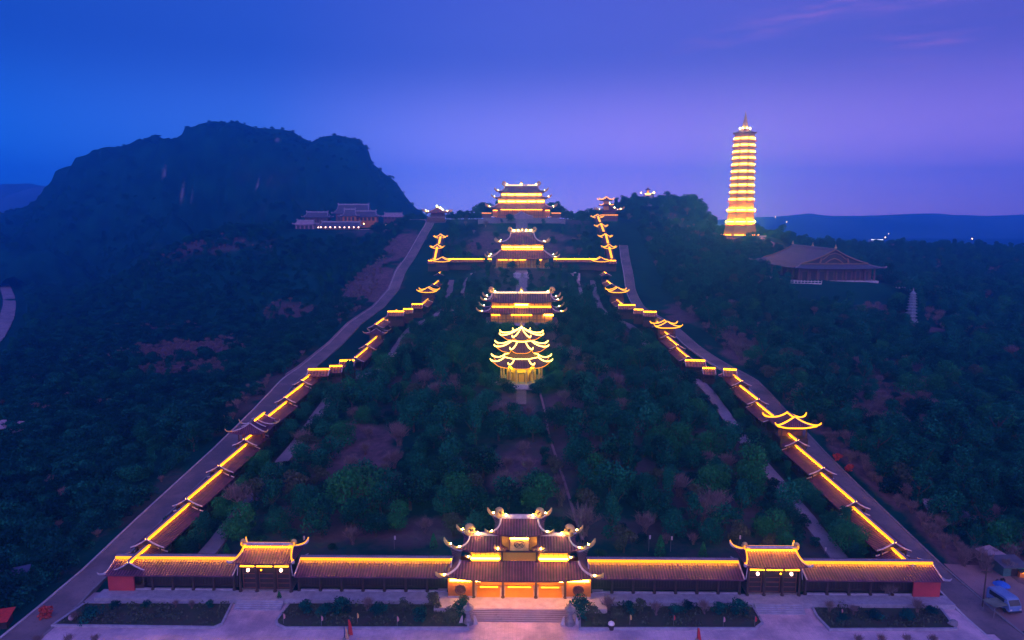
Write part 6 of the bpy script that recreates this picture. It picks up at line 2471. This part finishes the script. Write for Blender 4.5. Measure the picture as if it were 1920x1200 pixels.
def pennant(px, py, col, label, h=1.9, zg=-0.75, group='small pennants in the garden beds'):
    p = at_z(px, py, zg)
    t = thing('pennant', label, 'flag', (p.x, p.y, zg), rng.uniform(-0.5, 0.5), group)
    MB().tube([(0, 0, 0), (0, 0, h)], 0.035, 5).build('pole', M['stone'], t)
    m = MB()
    pr = [(0.04, h * 0.45), (0.30, h * 0.5), (0.34, h * 0.72), (0.22, h * 0.92), (0.04, h)]
    m.v = [(x, -0.02 + 0.05 * math.sin(x * 9), z) for x, z in pr] + [(x, 0.02 + 0.05 * math.sin(x * 9), z) for x, z in pr]
    m.f = [(0, 1, 2, 3, 4), (9, 8, 7, 6, 5)] + [(k, k + 5, (k + 1) % 5 + 5, (k + 1) % 5) for k in range(5)]
    m.build('cloth', M[col], t)


for px, py, col, lb in ((532, 1169, 'pink', 'pinkish pennant at the gatehouse corner of the mountain-side bed'), (603, 1173, 'pink', 'pinkish pennant by the kerb, between the corner one and the tall flags'),
                        (670, 1168, 'gilt', 'yellowish pennant just beside the tall flags'), (745, 1174, 'pink', 'pinkish pennant on the gate side of the tall flags'),
                        (1181, 1171, 'gilt', 'yellowish pennant in the pagoda-side bed, nearest the gate steps'), (1263, 1172, 'red', 'reddish pennant in the pagoda-side bed, second from the gate steps'),
                        (1356, 1175, 'pink', 'pinkish pennant in the pagoda-side bed, third from the gate steps'), (1415, 1174, 'red', 'reddish pennant at the gatehouse corner of the pagoda-side bed'),
                        (1577, 1160, 'pink', 'faint pinkish pennant in the bed at the pagoda end')):
    pennant(px, py, col, lb)
for px, py, lb in ((569, 1013, 'small white pennant behind the wall beside the mountain-side gatehouse'), (739, 1013, 'small white pennant under the dark trees between gatehouse and main gate'),
                   (1217, 1012, 'small white pennant under the trees, nearest the main gate on the pagoda side'), (1258, 1014, 'small faint pennant beside the white one on the pagoda side'),
                   (1386, 1012, 'small white pennant behind the pagoda-side gatehouse'), (1546, 1036, 'small pale pennant by the lane behind the pagoda-side end gallery')):
    q = at_y(px, py, 136)
    zg = gz(q.x, 136)
    t = thing('pennant', lb, 'flag', (q.x, 136, zg), 0, 'small white pennants behind the wall')
    hh = max(1.4, q.z - zg + 1.0)
    MB().tube([(0, 0, 0), (0, 0, hh)], 0.04, 5).build('pole', M['stone'], t)
    MB().box(0.03, 0.36, -0.03, 0.03, hh - 0.85, hh).build('cloth', M['trim'], t)


def tall_flag(px, py, Y, label, cols):
    top_ = at_y(px, py, Y)
    z0 = -1.0
    h = top_.z - z0
    t = thing('festival_flag', label, 'flag', (top_.x, Y, z0), 0, 'tall flags on the plaza')
    MB().lathe([(0.35, 0), (0.3, 0.25), (0.1, 0.3)], 8).build('foot', M['stone'], t)
    MB().tube([(0, 0, 0.2), (0, 0, h)], [0.07, 0.04], 6).build('pole', M['wood'], t)
    n = len(cols)
    for k, c in enumerate(cols):
        m = MB()
        f0, f1 = k / n, (k + 1) / n
        for th in (-0.015, 0.015):
            for u in np.linspace(0, 1, 6):
                for f in (f0, f1):
                    z = h - 0.15 - u * 2.9
                    x = 0.06 + f * (0.25 + 0.75 * u) * (1.0 - 0.25 * u)
                    m.v.append((x, th + 0.12 * math.sin(6 * f + 4 * u), z))
        for q in range(5):
            a_ = q * 2
            m.f.append((a_, a_ + 1, a_ + 3, a_ + 2))
            m.f.append((a_ + 12, a_ + 14, a_ + 15, a_ + 13))
        m.build('cloth', M[c], t)


tall_flag(652, 1160, 108.5, 'red flag hanging from a pole on the plaza, beside the striped one', ['red'])
tall_flag(645, 1175, 107.5, 'drooping striped blue, yellow and pale flag on the plaza', ['deep_blue', 'gilt', 'pink', 'gilt'])
tall_flag(1308, 1176, 108.0, 'red flag hanging from a pole on the plaza, alone on the pagoda side', ['red'])
pb = at_z(1146, 1180, -1)
gb = thing('litter_bin', 'dark bin with a pale dome lid by the kerb of the pagoda-side bed', 'bin', pb)
MB().lathe([(0.45, 0), (0.5, 0.1), (0.55, 1.0)], 12).build('body', M['dark'], gb)
MB().lathe([(0.6, 1.0), (0.55, 1.25), (0.3, 1.45), (0.05, 1.5)], 12).build('lid', M['white'], gb)
for px, py, lb in ((1787, 1172, 'pale boulder at the corner of the pagoda-side end bed'), (136, 1160, 'reddish boulder in the mountain-side end bed')):
    q = at_z(px, py, -0.75)
    m = MB().ball((0, 0, 0.3), 0.8, 9, 6, 0.7)
    m.v = [(x * (1 + 0.2 * math.sin(5 * y + z)), y * (1 + 0.18 * math.sin(4 * x)), z * (1 + 0.2 * math.sin(3 * x + 2 * y))) for x, y, z in m.v]
    o = m.build('boulder', M['stone' if px > 1000 else 'pinkroof'], None)
    o.location = q
    tag(o, lb, 'boulder')
# low kerb wall beside the mountain-side road, and red-flowering bushes on the other road
for px, py, lb in ((1570, 873, 'red-flowering bush on the outer verge of the pagoda-side road, uphill one'), (1592, 894, 'red-flowering bush on the outer verge of the pagoda-side road, downhill one'), (83, 1157, 'red shrub at the corner of the mountain-side road')):
    q = at_x(px, py, 87.3) if px > 900 else at_z(px, py, -0.6)
    t = thing('flowering_bush', lb, 'shrub', (q.x, q.y, gz(q.x, q.y)), 0, 'red roadside bushes')
    me_ = crown_mesh('crown', M['red_leaf'] if 'red_leaf' in M else M.setdefault('red_leaf', leaf_mat('red_blossom', (0.35, 0.03, 0.03), (0.45, 0.05, 0.05), (0.55, 0.08, 0.06))), 2.2, 1.4, 6, 320, 0.22, 0.15)
    link('crown', me_, t)


M['olive_cloth'] = plain('olive_cloth', (0.16, 0.19, 0.15), scale=1.0)


# ================================================================== LEAF OF THE MARKET CORNER (bottom right) AND OTHER SMALL BUILDINGS
def van(x, y, z, rz, label):
    g = thing('van', label, 'van', (x, y, z), rz)
    m = MB()
    prof = [(-2.6, 0.45), (-2.6, 2.3), (-2.3, 2.75), (1.4, 2.8), (1.9, 2.6), (2.55, 1.5), (2.65, 0.45)]
    m.v = [(-1.25, -p[0], p[1]) for p in prof] + [(1.25, -p[0], p[1]) for p in prof]
    n = len(prof)
    m.f = [tuple(range(n)), tuple(reversed(range(n, 2 * n)))] + [(k, k + n, (k + 1) % n + n, (k + 1) % n) for k in range(n)]
    b = m.build('body', M['blue'], g)
    bv = b.modifiers.new('rounding', 'BEVEL')
    bv.width, bv.segments = 0.14, 3
    w = MB()
    w.v = [(-1.05, -1.98, 2.45), (1.05, -1.98, 2.45), (1.05, -2.52, 1.62), (-1.05, -2.52, 1.62)]
    w.v += [(a_, b_ - 0.03, c_) for a_, b_, c_ in w.v]
    w.f = [(4, 7, 6, 5), (0, 1, 2, 3), (0, 4, 5, 1), (1, 5, 6, 2), (2, 6, 7, 3), (3, 7, 4, 0)]
    w.build('windscreen', M['glass'], g)
    for sx in (-1, 1):
        MB().box(min(sx * 1.25, sx * 1.28), max(sx * 1.25, sx * 1.28), -1.4, 1.9, 1.6, 2.4).build('side_window', M['glass'], g)
        MB().box(min(sx * 0.75, sx * 1.1), max(sx * 0.75, sx * 1.1), -2.72, -2.64, 0.8, 1.05).build('headlight', M['white'], g)
        for yy in (-1.7, 1.7):
            MB().tube([(sx * 1.05, yy, 0.4), (sx * 1.3, yy, 0.4)], 0.4, 12).build('wheel', M['rubber'], g)
    MB().box(-1.2, 1.2, -2.8, -2.66, 0.4, 0.65).build('bumper', M['dark'], g)


q = at_z(1897, 1158, -0.9)
van(q.x, q.y + 2.4, gz(q.x, q.y + 2.4) + 0.1, R(8), 'pale blue van parked by the stalls outside the pagoda-side wall corner')
q = at_z(1889, 1132, -0.5)
t = thing('sunshade', 'bright blue round sunshade behind the pale blue van', 'sunshade', (q.x, q.y + 2, gz(q.x, q.y)))
MB().tube([(0, 0, 0), (0, 0, 2.6)], 0.06, 6).build('pole', M['stone'], t)
MB().lathe([(1.4, 2.2), (1.45, 2.25), (0.9, 2.65), (0.05, 2.9)], 12).build('canopy', M['deep_blue'], t)


def shed(px, py, label, a, b, h, roof, wall, rz=0.0, zg=None, tilt=0.5, ydepth=0):
    q = at_z(px, py, -0.6 if zg is None else zg)
    g = thing('shed', label, 'shed', (q.x, q.y, gz(q.x, q.y) - 0.1), rz, 'sheds outside the wall')
    MB().box(-a, a, -b, b, -1.5, h).build('wall', M[wall], g)
    m = MB()
    m.v = [(-a - 0.4, -b - 0.6, h - 0.05), (a + 0.4, -b - 0.6, h - 0.05), (a + 0.4, b + 0.4, h + tilt), (-a - 0.4, b + 0.4, h + tilt)]
    m.v += [(x, y, z + 0.12) for x, y, z in m.v]
    m.f = [(0, 3, 2, 1), (4, 5, 6, 7), (0, 1, 5, 4), (1, 2, 6, 5), (2, 3, 7, 6), (3, 0, 4, 7)]
    for k in range(8):
        m.uv[k] = (m.v[k][0], m.v[k][1])
    m.build('roof', M[roof], g)
    MB().box(-a * 0.3, a * 0.3, -b - 0.06, -b - 0.003, 0.1, h * 0.8).build('door', M['dark'], g)
    return g


shed(1889, 1078, 'teal shop shed with a pale eave beyond the lit stall yard', 2.3, 1.6, 2.2, 'greyroof', 'teal', 0.06)
shed(1760, 985, 'pale-roofed hut below the woods beside the pagoda-side road', 3.0, 2.2, 2.4, 'pinkroof', 'dark', -0.3)
shed(1785, 992, 'bluish low roof just beside the pale-roofed hut', 2.6, 2.0, 2.0, 'greyroof', 'wood_red', -0.2)
shed(1884, 1020, 'long greyish roof among the trees above the stall yard', 3.8, 2.4, 2.4, 'greyroof', 'dark', 0.2)
shed(1912, 1008, 'small bright-eaved hut at the edge of the woods above the stall yard', 1.6, 1.4, 2.2, 'white', 'dark', 0.0)
shed(1855, 1060, 'pinkish small roof under the trees beside the stall yard', 1.8, 1.4, 2.0, 'pinkroof', 'dark', 0.4)
q = at_z(1872, 1128, 1.6)
t = thing('awning', 'flat greenish awning on posts behind the pale blue van', 'awning', (q.x, q.y, -1.0), 0.25)
MB().box(-2.2, 2.2, -1.3, 1.3, 2.5, 2.58).build('canopy', M['olive_cloth'], t)
for sx in (-2, 2):
    for sy in (-1.1, 1.1):
        MB().tube([(sx, sy, -0.3), (sx, sy, 2.5)], 0.05, 5).build('pole', M['stone'], t)
shed(10, 1112, 'blue-roofed hut at the edge beyond the mountain-side road', 3.6, 2.8, 2.6, 'navy_roof', 'dark', 0.5)
shed(10, 812, 'white-walled house half hidden in the scrub at the edge of the plain', 4.0, 3.0, 2.6, 'pinkroof', 'white', -0.2, zg=0.5)
shed(2, 1172, 'low hut with a faded red roof beside the road entrance', 1.4, 1.4, 1.4, 'red', 'dark', 0.3)
t = thing('stall', 'small lit orange stall front at the edge of the yard', 'stall', (at_z(1918, 1082, -0.5).x, at_z(1918, 1082, -0.5).y, -1.0))
MB().box(-1.6, 1.6, -1.2, 1.2, 0, 2.2).build('counter', M['orange_wall'], t)
MB().box(-1.9, 1.9, -1.8, 1.4, 2.35, 2.5).build('roof', M['dark'], t)
MB().box(-1.3, 1.3, -1.5, -1.3, 2.15, 2.3).build('lamp_bar', M['bar_soft'], t)
q = at_z(1913, 1104, -0.8)
t = thing('yard_lamp', 'greenish-white lamp on a post lighting the stall yard', 'lamp', (q.x + 1.5, q.y + 1, -1.2))
MB().tube([(0, 0, 0), (0, 0, 4.2)], 0.08, 6).build('post', M['stone'], t)
MB().lathe([(0.35, 4.05), (0.4, 4.12), (0.12, 4.4)], 10).build('shade', M['dark'], t)
MB().ball((0, 0, 3.95), 0.3, 8, 5).build('bulb', M['green_lamp'], t)
q = at_z(1842, 1140, -0.8)
t = thing('utility_pole', 'thin dark utility pole between the dirt road and the stall yard', 'pole', (q.x, q.y, -1.0))
MB().tube([(0, 0, -0.5), (0, 0, 8.2)], [0.16, 0.1], 7).build('post', M['bark'], t)
MB().box(-0.9, 0.9, -0.06, 0.06, 7.3, 7.45).build('crossarm', M['bark'], t)
for px, py, lb in ((1868, 1102, 'dark parked motorbike on the yard, nearer the road'), (1880, 1100, 'dark parked motorbike on the yard, nearer the lamp')):
    q = at_z(px, py, -0.8)
    t = thing('motorbike', lb, 'motorbike', (q.x, q.y, gz(q.x, q.y)), rng.uniform(0, 3), 'motorbikes on the yard')
    for sx in (-0.65, 0.65):
        MB().tube([(sx, -0.06, 0.3), (sx, 0.06, 0.3)], 0.3, 12).build('wheel', M['rubber'], t)
    MB().tube([(-0.65, 0, 0.35), (-0.3, 0, 0.75), (0.25, 0, 0.7), (0.65, 0, 0.35)], [0.08, 0.17, 0.15, 0.06], 7).build('body', M['dark'], t)
    MB().tube([(-0.5, 0, 0.85), (0.15, 0, 0.86)], [0.12, 0.14], 7).build('seat', M['rubber'], t)
    MB().tube([(0.5, -0.32, 1.05), (0.5, 0.32, 1.05)], 0.03, 5).build('handlebar', M['stone'], t)
# low parapet along the outer edge of the road below the mountain
pw = MB()
ps = [p for p in WAY_PTS['mountain_side_road'][0] if 250 < p.y < 470]
for i in range(len(ps) - 1):
    a_, b_ = ps[i] + Vector((-3.7, 0, 0)), ps[i + 1] + Vector((-3.7, 0, 0))
    za, zb = gz(a_.x, a_.y), gz(b_.x, b_.y)
    pw.add([(a_.x - 0.15, a_.y, za - 1), (a_.x + 0.15, a_.y, za - 1), (a_.x + 0.15, a_.y, za + 0.7), (a_.x - 0.15, a_.y, za + 0.7), (b_.x - 0.15, b_.y, zb - 1), (b_.x + 0.15, b_.y, zb - 1), (b_.x + 0.15, b_.y, zb + 0.7), (b_.x - 0.15, b_.y, zb + 0.7)],
           [(1, 5, 6, 2), (4, 0, 3, 7), (3, 2, 6, 7)])
tag(pw.build('road_parapet', M['lane']), 'low grey parapet along the outer edge of the mountain-side road', 'wall')
# bare ground of the stall yard
yd = MB()
n_ = 14
yv = []
for j in range(n_ + 1):
    for i in range(n_ + 1):
        x = 87 + 36 * i / n_
        y = 110.6 + 22 * j / n_ - 2.0 * (i / n_)
        yv.append((x, y, gz(x, y) + 0.02 + 0.03 * math.sin(i * 2.1 + j)))
yd.v = yv
yd.f = [(j * (n_ + 1) + i, j * (n_ + 1) + i + 1, (j + 1) * (n_ + 1) + i + 1, (j + 1) * (n_ + 1) + i) for j in range(n_) for i in range(n_)]
tag(yd.build('dirt_yard', M['dirt'], None, True), kind='structure')

# ================================================================== HAZE
hz = MB().box(-2950, 2950, -640, 2850, -16, 260).build('haze', M['white'])
tag(hz, kind='stuff')
hm = bpy.data.materials.new('dusk_air')
hm.use_nodes = True
ht = hm.node_tree
for n in list(ht.nodes):
    ht.nodes.remove(n)
ho = ht.nodes.new('ShaderNodeOutputMaterial')
pv = ht.nodes.new('ShaderNodeVolumePrincipled')
pv.inputs['Color'].default_value = (0.08, 0.54, 1.0, 1)
pv.inputs['Density'].default_value = 0.00074
pv.inputs['Anisotropy'].default_value = 0.8
ht.links.new(pv.outputs[0], ho.inputs['Volume'])
hz.data.materials.clear()
hz.data.materials.append(hm)
